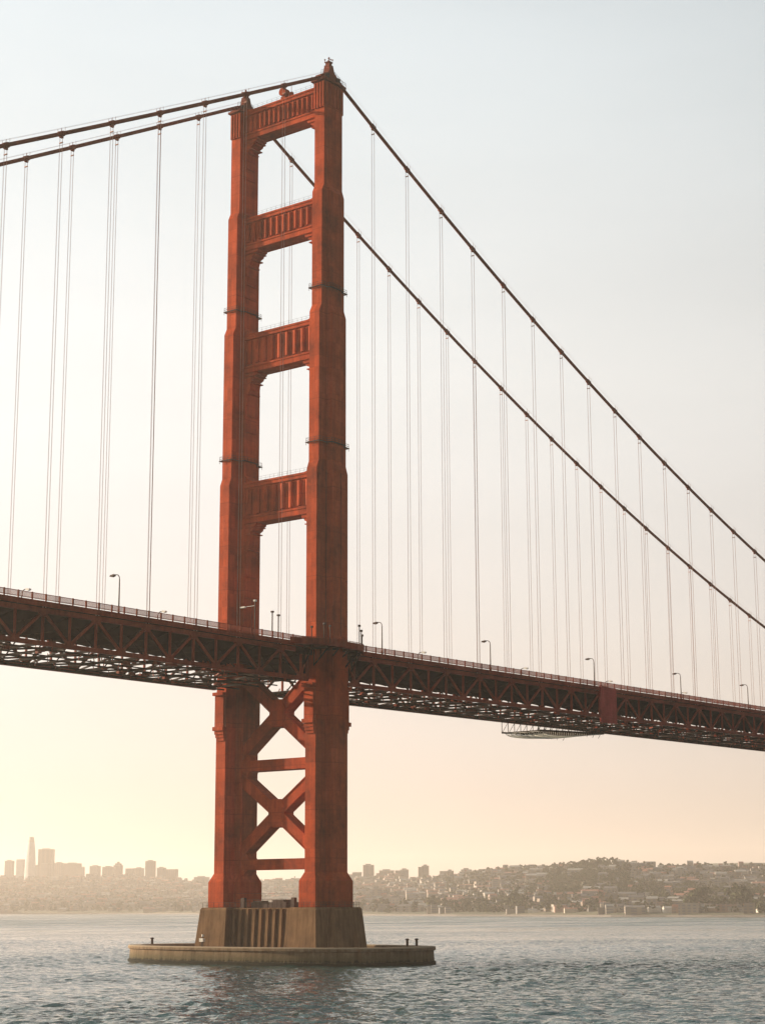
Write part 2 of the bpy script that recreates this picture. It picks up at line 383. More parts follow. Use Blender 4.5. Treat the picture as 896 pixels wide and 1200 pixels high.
    # inspection walkways round the leg
    for zc, P in ((167.3, P3), (126.6, P2)):
        cw = MB(); L, Wd, b, d = P; e = 0.48
        a0, a1 = L+e, Wd+d+e*0.6
        pl = [(uc-a0, vc-Wd-e), (uc-b-e, vc-Wd-e), (uc-b-e*0.6, vc-a1), (uc+b+e*0.6, vc-a1), (uc+b+e, vc-Wd-e), (uc+a0, vc-Wd-e), (uc+a0, vc+Wd+e), (uc+b+e, vc+Wd+e), (uc+b+e*0.6, vc+a1), (uc-b-e*0.6, vc+a1), (uc-b-e, vc+Wd+e), (uc-a0, vc+Wd+e)]
        for i in range(12):
            a, c2 = Vector((*pl[i], zc)), Vector((*pl[(i+1)%12], zc))
            inw = 0.35
            cw.beam(a, c2, 0.5, 0.16)
            for hh in (0.55, 1.1): cw.beam(a+Vector((0,0,hh)), c2+Vector((0,0,hh)), 0.06, 0.06)
            nn = max(1, int((c2-a).length/1.1))
            for j in range(nn):
                q0 = a.lerp(c2, j/nn); cw.beam(q0, q0+Vector((0,0,1.1)), 0.06, 0.06)
                if j % 2 == 0: cw.beam(q0-Vector((0,0,0.05)), q0-Vector((0,0,0.75)), 0.07, 0.07)
        cw.build('inspection_walkway', M['darkmetal'], leg)
    # conduit running up the outer corner
    cd = MB()
    cd.tube([(uc-2.5-0.12, vc-1.65-0.16, 78), (uc-2.5-0.12, vc-1.65-0.16, 119.5)], 0.1, 6)
    cd.tube([(uc+0.6, vc-1.65-2.2-0.12, 78), (uc+0.6, vc-1.65-2.2-0.12, 119)], 0.09, 6)
    cd.build('conduit', M['cable'], leg)

def strut(zb, zt, rows, ribs, hb, legP):
    d = legP[1]+legP[3]
    v1 = W2-d+0.25
    o = MB(); uh = 1.85
    o.box(-uh, uh, -v1, v1, zb+0.25, zt-0.1)
    band_t, band_b = zt-(1.3 if rows else 1.0), zb+1.9
    for s in (-1, 1):
        x0, x1 = (s*uh, s*(uh+0.42)) if s > 0 else (s*(uh+0.42), s*uh)
        o.box(x0, x1, -v1, v1, band_t, zt)                       # top band
        o.box(x0, x1, -v1, v1, zb, band_b)                       # bottom band
        x2, x3 = (s*(uh+.42), s*(uh+.62)) if s > 0 else (s*(uh+.62), s*(uh+.42))
        o.box(x2, x3, -v1, v1, zt-0.45, zt+0.06)
        o.box(x2, x3, -v1, v1, band_b-0.55, band_b-0.1)
    so_ = o.build('strut', M['orange'], tower, bevel=0.04)
    inner = v1-0.4
    for s in (-1, 1):
        r_ = MB(); n_ = ribs
        for j in range(n_):
            c = -inner+(j+0.5)*2*inner/n_; hw = inner/n_*0.46
            pl = [(c-hw, s*uh*0.999), (c-hw, s*(uh+0.30)), (c-hw*0.35, s*(uh+0.50)), (c+hw*0.35, s*(uh+0.50)), (c+hw, s*(uh+0.30)), (c+hw, s*uh*0.999)]
            zz = band_b + (0.5 if j % 2 else 0.35)
            r_.prism_z([(x, y) for y, x in pl], zz, band_t-0.45)
        r_.build('fluting', M['orange'], so_)
                                                     # stepped haunches in the corners
    for s in (-1, 1):
        bk = MB(); steps = [(0.0, 0), (hb[0], 0), (hb[0], -0.5), (hb[0]*0.78, -0.9), (hb[0]*0.74, -1.6), (hb[0]*0.5, -2.1), (hb[0]*0.42, -hb[1]*0.5), (hb[0]*0.24, -hb[1]*0.62), (hb[0]*0.18, -hb[1]*0.95), (0.0, -hb[1])]
        poly = [(s*(v1-a), zb+0.02+bz) for a, bz in steps]
        bk.prism_x(poly, -1.9, 1.9)
        for i, (dz, e) in enumerate(((0.9, .8), (2.6, .5), (hb[1]*0.62, .34), (hb[1]*0.95, .2))):
            w_ = hb[0]*(0.9-0.24*i)
            bk.box(-2.05-e*.2, 2.05+e*.2, min(s*v1, s*(v1-w_)), max(s*v1, s*(v1-w_)), zb-dz-0.12, zb-dz+0.1)
        ph = hb[1]*1.55+2.0
        for pu0, pu1, pz, pe in ((-2.0, 2.15, ph, .22), (-1.2, 2.15, ph*.72, .42), (-1.2, 2.15, ph*.45, .62)):
            bk.box(pu0, pu1, min(s*(v1-.3), s*(v1-pe-.25)), max(s*(v1-.3), s*(v1-pe-.25)), zb-pz, zb-.05)
            bk.box(pu0-.08, pu1+.08, min(s*(v1-.3), s*(v1-pe-.42)), max(s*(v1-.3), s*(v1-pe-.42)), zb-pz-.01, zb-pz+.22)
        bk.build('corner_bracket', M['orange'], so_)

    z0 = zt+0.05
    for s in (-1, 1):
        ra = MB()
        for j in range(17):
            v = -v1+2*v1*j/16; ra.beam((s*2.2, v, z0), (s*2.2, v, z0+1.1), 0.035, 0.035)
        for hh in (0.55, 1.1): ra.beam((s*2.2, -v1, z0+hh), (s*2.2, v1, z0+hh), 0.03, 0.03)
        ra.build('handrail', M['darkmetal'], so_)
    for s in (-1, 1):                                             # sloped end pieces where the strut meets the leg
        ev = MB(); ev.prism_x([(s*v1, zt-0.2), (s*v1, zt+2.2), (s*(v1-0.5), zt+1.5), (s*(v1-1.5), zt+0.75), (s*(v1-3.2), zt+0.2), (s*(v1-3.2), zt-0.2)], -1.9, 1.9)
        ev.build('gusset', M['orange'], so_)
    return so_
s1 = strut(215.6, 223.9, True, 16, (4.9, 5.6), P4)
strut(184.0, 193.0, True, 12, (4.7, 7.0), P3)
strut(150.0, 160.4, True, 9, (4.4, 8.8), P2)
strut(109.7, 120.4, True, 8, (4.1, 11.0), P1)
bc = MB()
bc.box(-0.7, 0.7, 0.2, 1.6, 223.8, 225.6); bc.tube([(-1.0, 0.9, 226.9), (0.9, 0.9, 226.9)], [1.15, 1.15], 16)
bc.box(-0.45, 0.45, 0.45, 1.35, 225.6, 226.2)
bc.beam((0.2, -1.4, 224), (0.2, -1.4, 226.4), 0.9, 0.9); bc.beam((0.2,-1.4,226.4), (0.2,-1.4,228.2), 0.1, 0.1)
bc.build('beacon', M['orange'], s1)
# cross bracing under the deck
def brace_poly(pts, name):
    o = MB(); o.prism_x(pts, -1.75, 1.75); return o.build(name, M['orange'], tower, bevel=0.04)
vin = W2-(P1[1]+P1[3])+0.3
for zb, zt in ((46.4, 49.1), (22.3, 24.9)):
    o = MB(); o.box(-1.9, 1.9, -vin, vin, zb, zt)
    for s in (-1, 1):
        o.prism_x([(s*vin, zb+.01), (s*(vin-2.2), zb+.01), (s*vin, zb-2.0)], -1.7, 1.7)
    o.build('cross_beam', M['orange'], tower, bevel=0.04)
def xbrace(z0, z1, zm):
    hw = 1.45
    for s in (-1, 1):
        for (zz, up) in ((z0, 1), (z1, -1)):
            o = MB()
            a = Vector((0, s*vin, zz+up*2.0)); c = Vector((0, s*0.6, zm-up*0.6))
            d = (c-a).normalized(); nrm = Vector((0, -d.z, d.y))*hw
            a2 = a-d*1.5
            poly = [a2+nrm, c+nrm, c-nrm, a2-nrm]
            o.prism_x([(p.y, p.z) for p in poly], -1.7, 1.7)
            # flange lips so the box section reads
            for e in (1, -1):
                o.beam(Vector((-1.78, *(a2+nrm*e*0.93)[1:])), Vector((-1.78, *(c+nrm*e*0.93)[1:])), 0.16, 0.16)
            # corner gusset at the leg
            t = 3.6
            o.prism_x([(s*vin, zz+0.02*up), (s*(vin-2.6), zz+0.02*up), (s*(vin-0.2), zz+up*(t+0.6)), (s*vin, zz+up*(t+0.8))], -1.62, 1.62)
            o.build('diagonal_brace', M['orange'], tower)
    o = MB(); g = 2.55
    o.prism_x([(-g, zm-1.5), (-1.5, zm-3.4), (1.5, zm-3.4), (g, zm-1.5), (g, zm+1.5), (1.5, zm+3.4), (-1.5, zm+3.4), (-g, zm+1.5)], -1.85, 1.85)
    o.build('brace_hub', M['orange'], tower, bevel=0.05)
xbrace(24.9, 46.4, 35.9); xbrace(49.1, 72.0, 60.4)
o = MB(); o.box(-1.9, 1.9, -vin, vin, 69.5, 72.6); o.build('cross_beam', M['underdeck_shade'], tower)

# ------------------------------------------------------------------ the pier, its fender
pier = thing('tower_pier', 'tapered brown concrete pier carrying both tower legs', 'pier', (0,0,0))
def pring(sg, z, L, ya, yb, b, yc):
    # cross plan; ya inner, yb outer spine edge, yc outer face of the middle
    return [(x, sg*y, z) for x, y in ((-L,yb),(-b,yb),(-b,yc),(b,yc),(b,yb),(L,yb),(L,ya),(-L,ya))]
for sg in (-1, 1):
    o = MB()
    o.loft([pring(sg,-3,9.9,9.2,20.0,5.6,22.2), pring(sg,4.2,9.6,9.4,19.3,5.3,21.6), pring(sg,12.8,8.7,9.8,18.5,4.6,20.7), pring(sg,13.3,8.4,10.0,18.2,4.4,20.4)])
    o.build('pier_block', M['pier'], pier, bevel=0.08)
o = MB()
o.loft([[(-7.4,-9.8,-3),(7.4,-9.8,-3),(7.4,9.8,-3),(-7.4,9.8,-3)], [(-6.3,-9.9,13.2),(6.3,-9.9,13.2),(6.3,9.9,13.2),(-6.3,9.9,13.2)]])
mid = o.build('pier_wall', M['pier'], pier)
o = MB()
for s in (-1, 1):
    o = MB()
    for j in range(9):
        v = -8.6+j*2.15
        o.loft([[(s*7.0,v-.55,-2),(s*8.1,v-.4,-2),(s*8.1,v+.4,-2),(s*7.0,v+.55,-2)], [(s*6.1,v-.55,12.9),(s*7.2,v-.4,12.9),(s*7.2,v+.4,12.9),(s*6.1,v+.55,12.9)]])
    o.build('fluting', M['pier'], mid)
o = MB()
pts = [(-8.2,-18),(-4.3,-18),(-4.3,-20.2),(4.3,-20.2),(4.3,-18),(8.2,-18),(8.2,18),(4.3,18),(4.3,20.2),(-4.3,20.2),(-4.3,18),(-8.2,18)]
for i in range(12):
    a, b_ = Vector((*pts[i],13.3)), Vector((*pts[(i+1)%12],13.3)); n_ = max(1, int((b_-a).length/1.8))
    for j in range(n_):
        p = a.lerp(b_, j/n_); o.beam(p, p+Vector((0,0,1.25)), 0.07, 0.07)
    for hh in (0.6, 1.2): o.beam(a+Vector((0,0,hh)), b_+Vector((0,0,hh)), 0.05, 0.05)
o.build('pier_railing', M['darkmetal'], pier)
o = MB()
o.box(-5, 2, -6, 5, 13.15, 14.5); o.box(-4, 0, -4.5, -1, 14.5, 15.1); o.box(-5.5, -3, 1.2, 4.0, 14.5, 14.9)
for j in range(12): o.beam((-5.6, -8+j*1.45, 13.2), (-5.6, -8+j*1.45, 15.2), 0.06, 0.06)
o.beam((-5.6,-9,15.2), (-5.6,9,15.2), .07, .07); o.beam((-5.6,-9,16.6), (-5.6,9,16.6), .05, .05)
for v in (-9.2, 6.8): o.box(-6.2, -5.2, v-.5, v+.5, 13.2, 15.6)
o.build('machinery', M['darkmetal'], pier)
# oval fender wall
fend = thing('pier_fender', 'oval concrete fender wall standing in the water around the tower pier', 'fender', (0,0,0))
RA, RB = 20.6, 42.4
def oval(t, da=0.0, p=2.6):
    c, s = math.cos(t), math.sin(t)
    return ((RA+da)*math.copysign(abs(c)**(2/p), c), 1.0+(RB+da)*math.copysign(abs(s)**(2/p), s))
N = 120
o = MB()
prof = [(0.5,-3),(0.5,0.9),(0.15,1.1),(0.0,3.3),(0.45,3.5),(0.45,4.15),(0.3,4.3),(-2.6,4.3),(-2.8,4.1),(-2.8,-3)]
for i in range(N):
    pass
rings = []
for i in range(N):
    t = 2*PI*i/N; rings.append([(*oval(t, d), z) for d, z in prof])
k = len(prof); base = len(o.v)
for rg in rings: o.v += rg
for i in range(N):
    for j in range(k): o.f.append((i*k+j, i*k+(j+1)%k, ((i+1)%N)*k+(j+1)%k, ((i+1)%N)*k+j))
o.build('fender_wall', M['fender'], fend)
def bollard(x, y, z, h, r, label):
    b_ = thing('bollard', label, 'bollard', (x,y,z), 'bollards on the fender')
    o = MB(); o.tube([(x,y,z),(x,y,z+h*.8)], r, 10); o.build('post', M['darkmetal'], b_)
    o = MB(); o.tube([(x,y,z+h*.8),(x,y,z+h*.86),(x,y,z+h)], [r*1.5, r*1.7, r*1.1], 10); o.build('cap', M['darkmetal'], b_)
bollard(-1.5, 41.8, 4.3, 1.6, 0.32, 'dark bollard alone on the left end of the concrete fender')
bollard(9.8, -31.2, 4.3, 1.7, 0.30, 'dark bollard on the right end of the fender, the left of two close together')
bollard(11.6, -32.6, 4.3, 1.7, 0.30, 'dark bollard on the right end of the fender, the right of two close together')
t = thing('navigation_light', 'small light post on the fender rim in front of the pier', 'light post', (-19.2,7.5,4.3))
o = MB(); o.beam((-19.2,7.5,4.3), (-19.2,7.5,6.6), .22, .22); o.beam((-19.2,7.9,4.3),(-19.2,7.9,5.6),.15,.15); o.build('post', M['darkmetal'], t)
o = MB(); o.tube([(-19.2,7.5,6.6),(-19.2,7.5,7.1)], .28, 8); o.box(-19.6,-18.8,7.1,8.3,5.4,6.2); o.build('lantern', M['lampglass'], t)

# ------------------------------------------------------------------ main cables and suspenders
nearR = [(17.9,219.2),(33,211.9),(48.7,204.6),(64,197.9),(141.1,165.9),(156.1,160.7),(171.9,155.1),(187.6,149.7),(203.2,144.7),(219.1,139.9),(234.7,135.2)]
farR = [(19.6,218.4),(49.6,204.2),(64.2,198.6),(151.5,164),(166.8,158.8),(182.2,153.5),(197.4,148.5),(212.2,143.4),(227.6,138.9),(243.2,134.7),(258.8,130.2),(274,126.1),(289.5,122)]
nearL = [(18.6,217.8),(33.1,209.9),(47.4,202),(62.5,194.1),(77.5,186.2),(92.4,178.6),(107.7,170.9)]
farL = [(18,217.8),(32.2,209.8),(47.1,201.8),(61.7,194),(76,186.5)]
def fitz(pts, top):
    p = np.array(pts+[(0, top)]*2); return np.polyfit(p[:,0], p[:,1], 2)
CUR = {(-1,1): fitz(nearR, 227.4), (1,1): fitz(farR, 227.4), (-1,-1): fitz(nearL, 227.2), (1,-1): fitz(farL, 227.2)}
def cz(sgn, u):
    return float(np.polyval(CUR[(sgn, 1 if u >= 0 else -1)], abs(u)))
MEAS = {(-1,1): {1:17.9,2:33.0,3:48.7,4:64.0,9:141.1,10:156.1,11:171.9,12:187.6,13:203.2,14:219.1,15:234.7},
        (1,1): {1:19.6,3:49.6,4:64.2,10:151.5,11:166.8,12:182.2,13:197.4,14:212.2,15:227.6,16:243.2,17:258.8,18:274.0,19:289.5},
        (-1,-1): {1:18.6,2:33.1,3:47.4,4:62.5,5:77.5,6:92.4,7:107.7}, (1,-1): {1:18.0,2:32.2,3:47.1,4:61.7,5:76.0}}
def hang_u(sgn, side, k):            # k counts from 1 at the tower
    mu = MEAS[(sgn, side)]
    if k in mu: return side*mu[k]
    if k < max(mu): return side*float(np.interp(k, list(mu), list(mu.values())))
    if side > 0: return (17.9+15.5*(k-1)) if sgn < 0 else (19.4+15.0*(k-1))
    return -((18.3+14.9*(k-1)) if sgn < 0 else (17.9+14.6*(k-1)))
def chord(u):                        # centre of the top chord
    return 74.0+0.0135*u if u > 0 else 74.0+0.0075*u
NR, NL = 21, 12
for sgn in (-1, 1):
    v = sgn*W2
    side_n = 'near' if sgn < 0 else 'far'
    cab = thing('main_cable', ('thick brown main cable nearest the viewer, draped over the near tower leg' if sgn < 0 else 'thick brown main cable on the far side, draped over the far tower leg'), 'bridge cable', (0, v, 0), 'main suspension cables')
    us = list(np.linspace(-330, -6, 60))+[-4.6, -3, -1.5, 0, 1.5, 3, 4.6]+list(np.linspace(6, 345, 60))
    def czs(u):
        z = cz(sgn, u)
        return min(z, 226.3+0.0*u) if abs(u) < 6 else z
    o = MB(); o.tube([(u, v, czs(u)) for u in us], 0.47, 12); o.build('cable', M['cable'], cab, smooth=True)
    for e in (-1, 1):
        o = MB(); o.tube([(u, v+e*0.62, czs(u)+1.25) for u in us if abs(u) > 5.5 or True], 0.022, 5); o.build('hand_rope', M['rope'], cab)
    for side, n_ in ((1, NR), (-1, NL)):
        for k in range(1, n_+1):
            u = hang_u(sgn, side, k); z = cz(sgn, u); z2 = cz(sgn, u+0.1); d = Vector((0.1, 0, z2-z)).normalized()
            p = Vector((u, v, z))
            o = MB(); o.tube([p-d*0.75, p-d*0.70, p+d*0.70, p+d*0.75], [0.5, 0.63, 0.63, 0.5], 12)
            o.beam(p+Vector((0,0,-0.5)), p+Vector((0,0,-0.95)), 0.5, 0.9)
            for e in (-1, 1):
                o.beam(p+d*0.55+Vector((0, e*0.62, 0.2)), p+d*0.55+Vector((0, e*0.62, 1.35)), 0.05, 0.05)
                o.beam(p-d*0.55+Vector((0, e*0.62, 0.2)), p-d*0.55+Vector((0, e*0.62, 1.35)), 0.05, 0.05)
            o.build('cable_band', M['cable'], cab)
            zb = chord(u)+0.6
            side_t = 'right' if side > 0 else 'left'
            lab = f'{ORD[k-1]} vertical suspender {side_t} of the tower, hanging from the {side_n} cable'
            s_ = thing('suspender', lab, 'suspender', (u, v, zb), f'suspenders on the {side_n} cable')
            for dx in (-0.07, 0.07):
                for dy in (-0.42, 0.42):
                    r_ = MB(); r_.tube([(u+dx, v+dy, zb), (u+dx, v+dy, z+0.2)], 0.027, 5); r_.build('rope', M['rope'], s_)
            r_ = MB()
            for dy in (-0.42, 0.42):
                r_.tube([(u, v+dy, zb), (u, v+dy, zb+1.1)], [0.14, 0.1], 8)
            r_.build('socket', M['rope'], s_)
            r_ = MB(); r_.box(u-.13, u+.13, v-.5, v+.5, z-2.2, z-2.0); r_.build('spreader', M['rope'], s_)

# ------------------------------------------------------------------ deck spans
DEP = 6.85
def build_span(side):
    lab = 'rust red deck truss span left of the tower' if side < 0 else 'rust red deck truss span right of the tower'
    sp = thing('bridge_span', lab, 'bridge deck', (0, 0, 66), 'deck spans')
    step = 7.45 if side < 0 else 7.8
    first = 18.2 if side < 0 else 17.6
    nmax = 20 if side < 0 else 41
    node = lambda i: side*(first-step+i*step)       # i=0 is the bottom node nearest the tower
    ue = side*8.2 if side < 0 else side*7.0
    uend = node(nmax)
    X0, X1 = min(ue, uend), max(ue, uend)
    segs = [ue]+[node(i) for i in range(nmax+1)]
    for sgn in (-1, 1):
        v = sgn*W2
        tc_, bc_ = MB(), MB()
        for a, b_ in zip(segs[:-1], segs[1:]):
            tc_.beam((a, v, chord(a)), (b_, v, chord(b_)), 0.75, 1.05)
            bc_.beam((a, v, chord(a)-DEP), (b_, v, chord(b_)-DEP), 0.75, 0.95)
        for a in segs[1:]:       # gusset plates
            i = segs.index(a)-1
            if i % 2: tc_.prism_y([(a-1.3, chord(a)-.3), (a-.7, chord(a)-1.25), (a+.7, chord(a)-1.25), (a+1.3, chord(a)-.3)], v-.4, v+.4)
            else: bc_.prism_y([(a-1.3, chord(a)-DEP+.3), (a-.7, chord(a)-DEP+1.2), (a+.7, chord(a)-DEP+1.2), (a+1.3, chord(a)-DEP+.3)], v-.4, v+.4)
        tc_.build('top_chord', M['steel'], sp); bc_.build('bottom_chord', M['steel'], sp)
        for i in range(nmax+1):
            a = node(i)
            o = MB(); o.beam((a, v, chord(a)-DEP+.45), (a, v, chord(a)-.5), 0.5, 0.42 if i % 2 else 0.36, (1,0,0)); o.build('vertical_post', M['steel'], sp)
            if i < nmax:
                b_ = node(i+1)
                (p, q) = ((a, v, chord(a)-DEP+.3), (b_, v, chord(b_)-.3)) if i % 2 == 0 else ((a, v, chord(a)-.3), (b_, v, chord(b_)-DEP+.3))
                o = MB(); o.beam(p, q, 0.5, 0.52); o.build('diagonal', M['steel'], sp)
        if True:               # first bay against the tower
            o = MB(); o.beam((ue, v, chord(ue)-DEP), (ue, v, chord(ue)), .5, .5, (1,0,0)); o.beam((ue, v, chord(ue)-.3), (node(0), v, chord(node(0))-DEP+.3), .4, .4); o.build('vertical_post', M['steel'], sp)
        # sidewalk edge fascia and railing
        fa = MB(); rl = MB(); ps = MB()
        vo = sgn*(W2+0.75)
        for a, b_ in zip(segs[:-1], segs[1:]):
            fa.beam((a, vo-sgn*0.2, chord(a)+1.55), (b_, vo-sgn*0.2, chord(b_)+1.55), 0.5, 0.55)
            fa.beam((a, vo, chord(a)+0.95), (b_, vo, chord(b_)+0.95), 0.16, 0.6)
            for hh, th in ((2.05, .08), (3.22, .12), (2.2, .05)):
                rl.beam((a, vo, chord(a)+hh), (b_, vo, chord(b_)+hh), 0.09, th)
            n_ = 26
            for j in range(n_):
                q = a+(b_-a)*j/n_; rl.beam((q, vo, chord(q)+2.05), (q, vo, chord(q)+3.2), 0.13, 0.07, (0,1,0))
            for q in (a, (a+b_)/2): ps.beam((q, vo, chord(q)+1.5), (q, vo, chord(q)+3.36), 0.22, 0.26, (1,0,0))
        fa.build('fascia', M['steel'], sp)
        ro = rl.build('railing', M['steel'], sp); ps.build('railing_post', M['steel'], ro)
    o = MB()
    for a, b_ in zip(segs[:-1], segs[1:]):
        o.loft([[(a,-W2-.5,chord(a)+1.25),(a,W2+.5,chord(a)+1.25),(a,W2+.5,chord(a)+1.8),(a,-W2-.5,chord(a)+1.8)], [(b_,-W2-.5,chord(b_)+1.25),(b_,W2+.5,chord(b_)+1.25),(b_,W2+.5,chord(b_)+1.8),(b_,-W2-.5,chord(b_)+1.8)]], close=False)
    o.build('road_slab', M['underdeck_shade'], sp)
    o = MB()
    for a, b_ in zip(segs[:-1], segs[1:]):
        o.add([(a,-9.5,chord(a)+1.806),(b_,-9.5,chord(b_)+1.806),(b_,9.5,chord(b_)+1.806),(a,9.5,chord(a)+1.806)], [(0,1,2,3)])
    o.build('road_surface', M['asphalt'], sp)
    if side < 0:
        o = MB(); o.box(-8.4, 7.2, -10.7, 10.7, 73.4, 75.7); o.build('tower_bay_slab', M['underdeck_shade'], sp)
    st = MB()
    for v in (-11,-8,-5,-2,2,5,8,11):
        for a, b_ in zip(segs[:-1], segs[1:]): st.beam((a, v, chord(a)+.95), (b_, v, chord(b_)+.95), 0.25, 0.62)
    st.build('stringer', M['underdeck_shade'], sp)
    for i in range(nmax+1):
        a = node(i); o = MB()
        o.prism_x([(-W2+.3, chord(a)+.65), (-W2+.3, chord(a)-.5), (-W2+4, chord(a)-1.5), (W2-4, chord(a)-1.5), (W2-.3, chord(a)-.5), (W2-.3, chord(a)+.65)], a-.16, a+.16)
        o.build('floor_beam', M['underdeck_shade'], sp)
    # lower lateral system: cross struts, X bracing, inspection rails, hanging services
    la = MB(); zb = lambda u: chord(u)-DEP
    for i in range(nmax+1):
        a = node(i)
        la.beam((a, -W2+.3, zb(a)), (a, W2-.3, zb(a)), 0.42, 0.5)
        la.beam((a, -W2+.3, zb(a)+.1), (a, -W2+6.5, chord(a)-1.2), .22, .25); la.beam((a, W2-.3, zb(a)+.1), (a, W2-6.5, chord(a)-1.2), .22, .25)
    for i in range(0, nmax-1, 2):
        a, c_ = node(i), node(min(i+2, nmax))
        la.beam((a, -W2+.3, zb(a)), (c_, W2-.3, zb(c_)), 0.34, 0.38); la.beam((a, W2-.3, zb(a)), (c_, -W2+.3, zb(c_)), 0.34, 0.38)
    la.build('lateral_bracing', M['underdeck_shade'], sp)
    for v, dz, t_ in ((-11.5,-.5,.3),(-5.5,-.8,.22),(0.5,-.6,.28),(7.0,-.75,.24),(12.0,-.6,.3)):
        rg = MB()
        for a, b_ in zip(segs[:-1], segs[1:]): rg.beam((a, v, zb(a)+dz), (b_, v, zb(b_)+dz), t_, t_+.05)
        rg.build('inspection_rail', M['underdeck_shade'], sp)
    cl = MB(); rr = random.Random(5+side)
    L_ = abs(uend-ue)
    for j in range(int(L_*1.5)):
        u = ue+side*rr.random()*L_; v = rr.choice((-12.4,-9.6,-6.4,-3,0.4,3.6,7,10.4,12.8))+rr.uniform(-.4,.4); z = zb(u)
        if rr.random() < .55:
            cl.beam((u, v, z-.8), (u+rr.uniform(-.8,.8), v+rr.uniform(-.6,.6), z+rr.uniform(.2,1.7)), .16, .2)
        elif rr.random() < .6: cl.beam((u, v, z-.5), (u+side*rr.uniform(.8,2.6), v+rr.uniform(-2.4,2.4), z-.5+rr.uniform(-.1,.5)), .22, .3)
        else: cl.box(u-.5, u+.5+rr.random(), v-.4, v+.5, z-.7, z-.1+rr.random()*.5)
    structure(cl.build('pipe_hangers', M['steel'], sp), 'stuff')
    return sp
SPAN_L = build_span(-1); SPAN_R = build_span(1)

# walkway that swings round the outside of each leg
for sgn in (-1, 1):
    t = thing('walkway_balcony', 'dark bracketed walkway balcony curving round the %s tower leg at deck level' % ('near' if sgn < 0 else 'far'), 'walkway', (0, sgn*W2, 74), 'balconies round the tower legs')
    plan = [(-15.5,15.9),(-13.2,17.6),(-11.2,19.6),(-9.0,20.7),(-5.5,21.2),(3.5,21.2),(6.2,20.7),(8.4,19.4),(9.8,17.6),(11.2,15.9)]
    zc = 74.9
    o = MB(); o.prism_z([(x, sgn*y) for x, y in plan]+[(11.2, sgn*14.6), (-15.5, sgn*14.6)], zc, zc+.5)
    inn = [(x*0.96, sgn*(y-.5 if y > 16 else y)) for x, y in plan]
    o.build('floor_plate', M['steel'], t)
    rl = MB()
    P_ = [Vector((x, sgn*y, zc+.5)) for x, y in plan]
    for a, b_ in zip(P_[:-1], P_[1:]):
        rl.beam(a+Vector((0,0,.55)), b_+Vector((0,0,.55)), .06, 1.1)
        rl.beam(a+Vector((0,0,1.3)), b_+Vector((0,0,1.3)), .12, .12)
        n_ = max(2, int((b_-a).length/1.4))
        for j in range(n_):
            q = a.lerp(b_, j/n_); rl.beam(q, q+Vector((0,0,1.35)), .12, .12)
    rl.build('parapet', M['steel'], t)
    br = MB()
    for u in (-10.6,-7.0,-3.2,0.6,4.2,7.4):
        yo = 20.6 if -9 < u < 6 else 18.8
        br.beam((u, sgn*15.3, zc-.3), (u, sgn*yo, zc-.3), .3, .6); br.beam((u, sgn*yo, zc-.4), (u, sgn*16.2, zc-4.4), .26, .3)
        br.beam((u, sgn*16.2, zc-4.6), (u, sgn*16.2, zc-.3), .24, .24, (1,0,0)); br.beam((u, sgn*18.2, zc-2.4), (u, sgn*18.2, zc-.3), .18, .18, (1,0,0))
    br.beam((-13, sgn*15.6, zc-1.2), (10, sgn*15.6, zc-1.0), .3, 1.6)
    br.build('bracket', M['underdeck_shade'], t)
    # posts standing on it
for u, v, h, lab in ((-11.5,-19.2,3.4,'short dark post on the balcony, left of the near tower leg'), (-8.6,-20.6,4.4,'dark signal post on the balcony at the lit face of the near leg'),
                     (-6.8,-21,4.0,'thin dark post on the balcony in front of the near leg'), (4.8,-20.8,5.4,'tallest dark post at the right end of the near balcony'),
                     (7.4,-19.6,3.4,'short dark post at the right end of the near balcony'), (9.6,-17.6,5.0,'dark post just right of the near balcony')):
    t = thing('signal_post', lab, 'post', (u, v, 75.4), 'posts on the walkway')
    o = MB(); o.beam((u,v,75.4), (u,v,75.4+h), .17, .17); o.build('pole', M['darkmetal'], t)
    o = MB(); o.box(u-.24, u+.24, v-.24, v+.24, 75.4+h, 75.4+h+.5); o.build('signal_head', M['darkmetal'], t)
for u, v, h, lab in ((-21.5,-15.4,6.0,'dark camera post between the legs, left of a close pair'), (-19.3,-15.4,5.4,'dark camera post between the legs, right of a close pair'),
                     (-25.0,-13.0,8.5,'taller dark mast with a white lamp standing against the far leg')):
    z0 = chord(u)+1.8
    t = thing('signal_post', lab, 'post', (u, v, z0), 'posts on the walkway')
    o = MB(); o.beam((u,v,z0), (u,v,z0+h), .2, .2); o.build('pole', M['darkmetal'], t)
    o = MB(); o.box(u-.3, u+.3, v-.3, v+.3, z0+h, z0+h+.4)
    if h > 8: o.beam((u,v,z0+h-1), (u,v+3.4,z0+h-1), .1, .1); o.box(u-.3, u+.3, v+3.0, v+4.6, z0+h-1.2, z0+h-.9)
    o.build('signal_head', M['lampglass'] if h > 8 else M['darkmetal'], t)

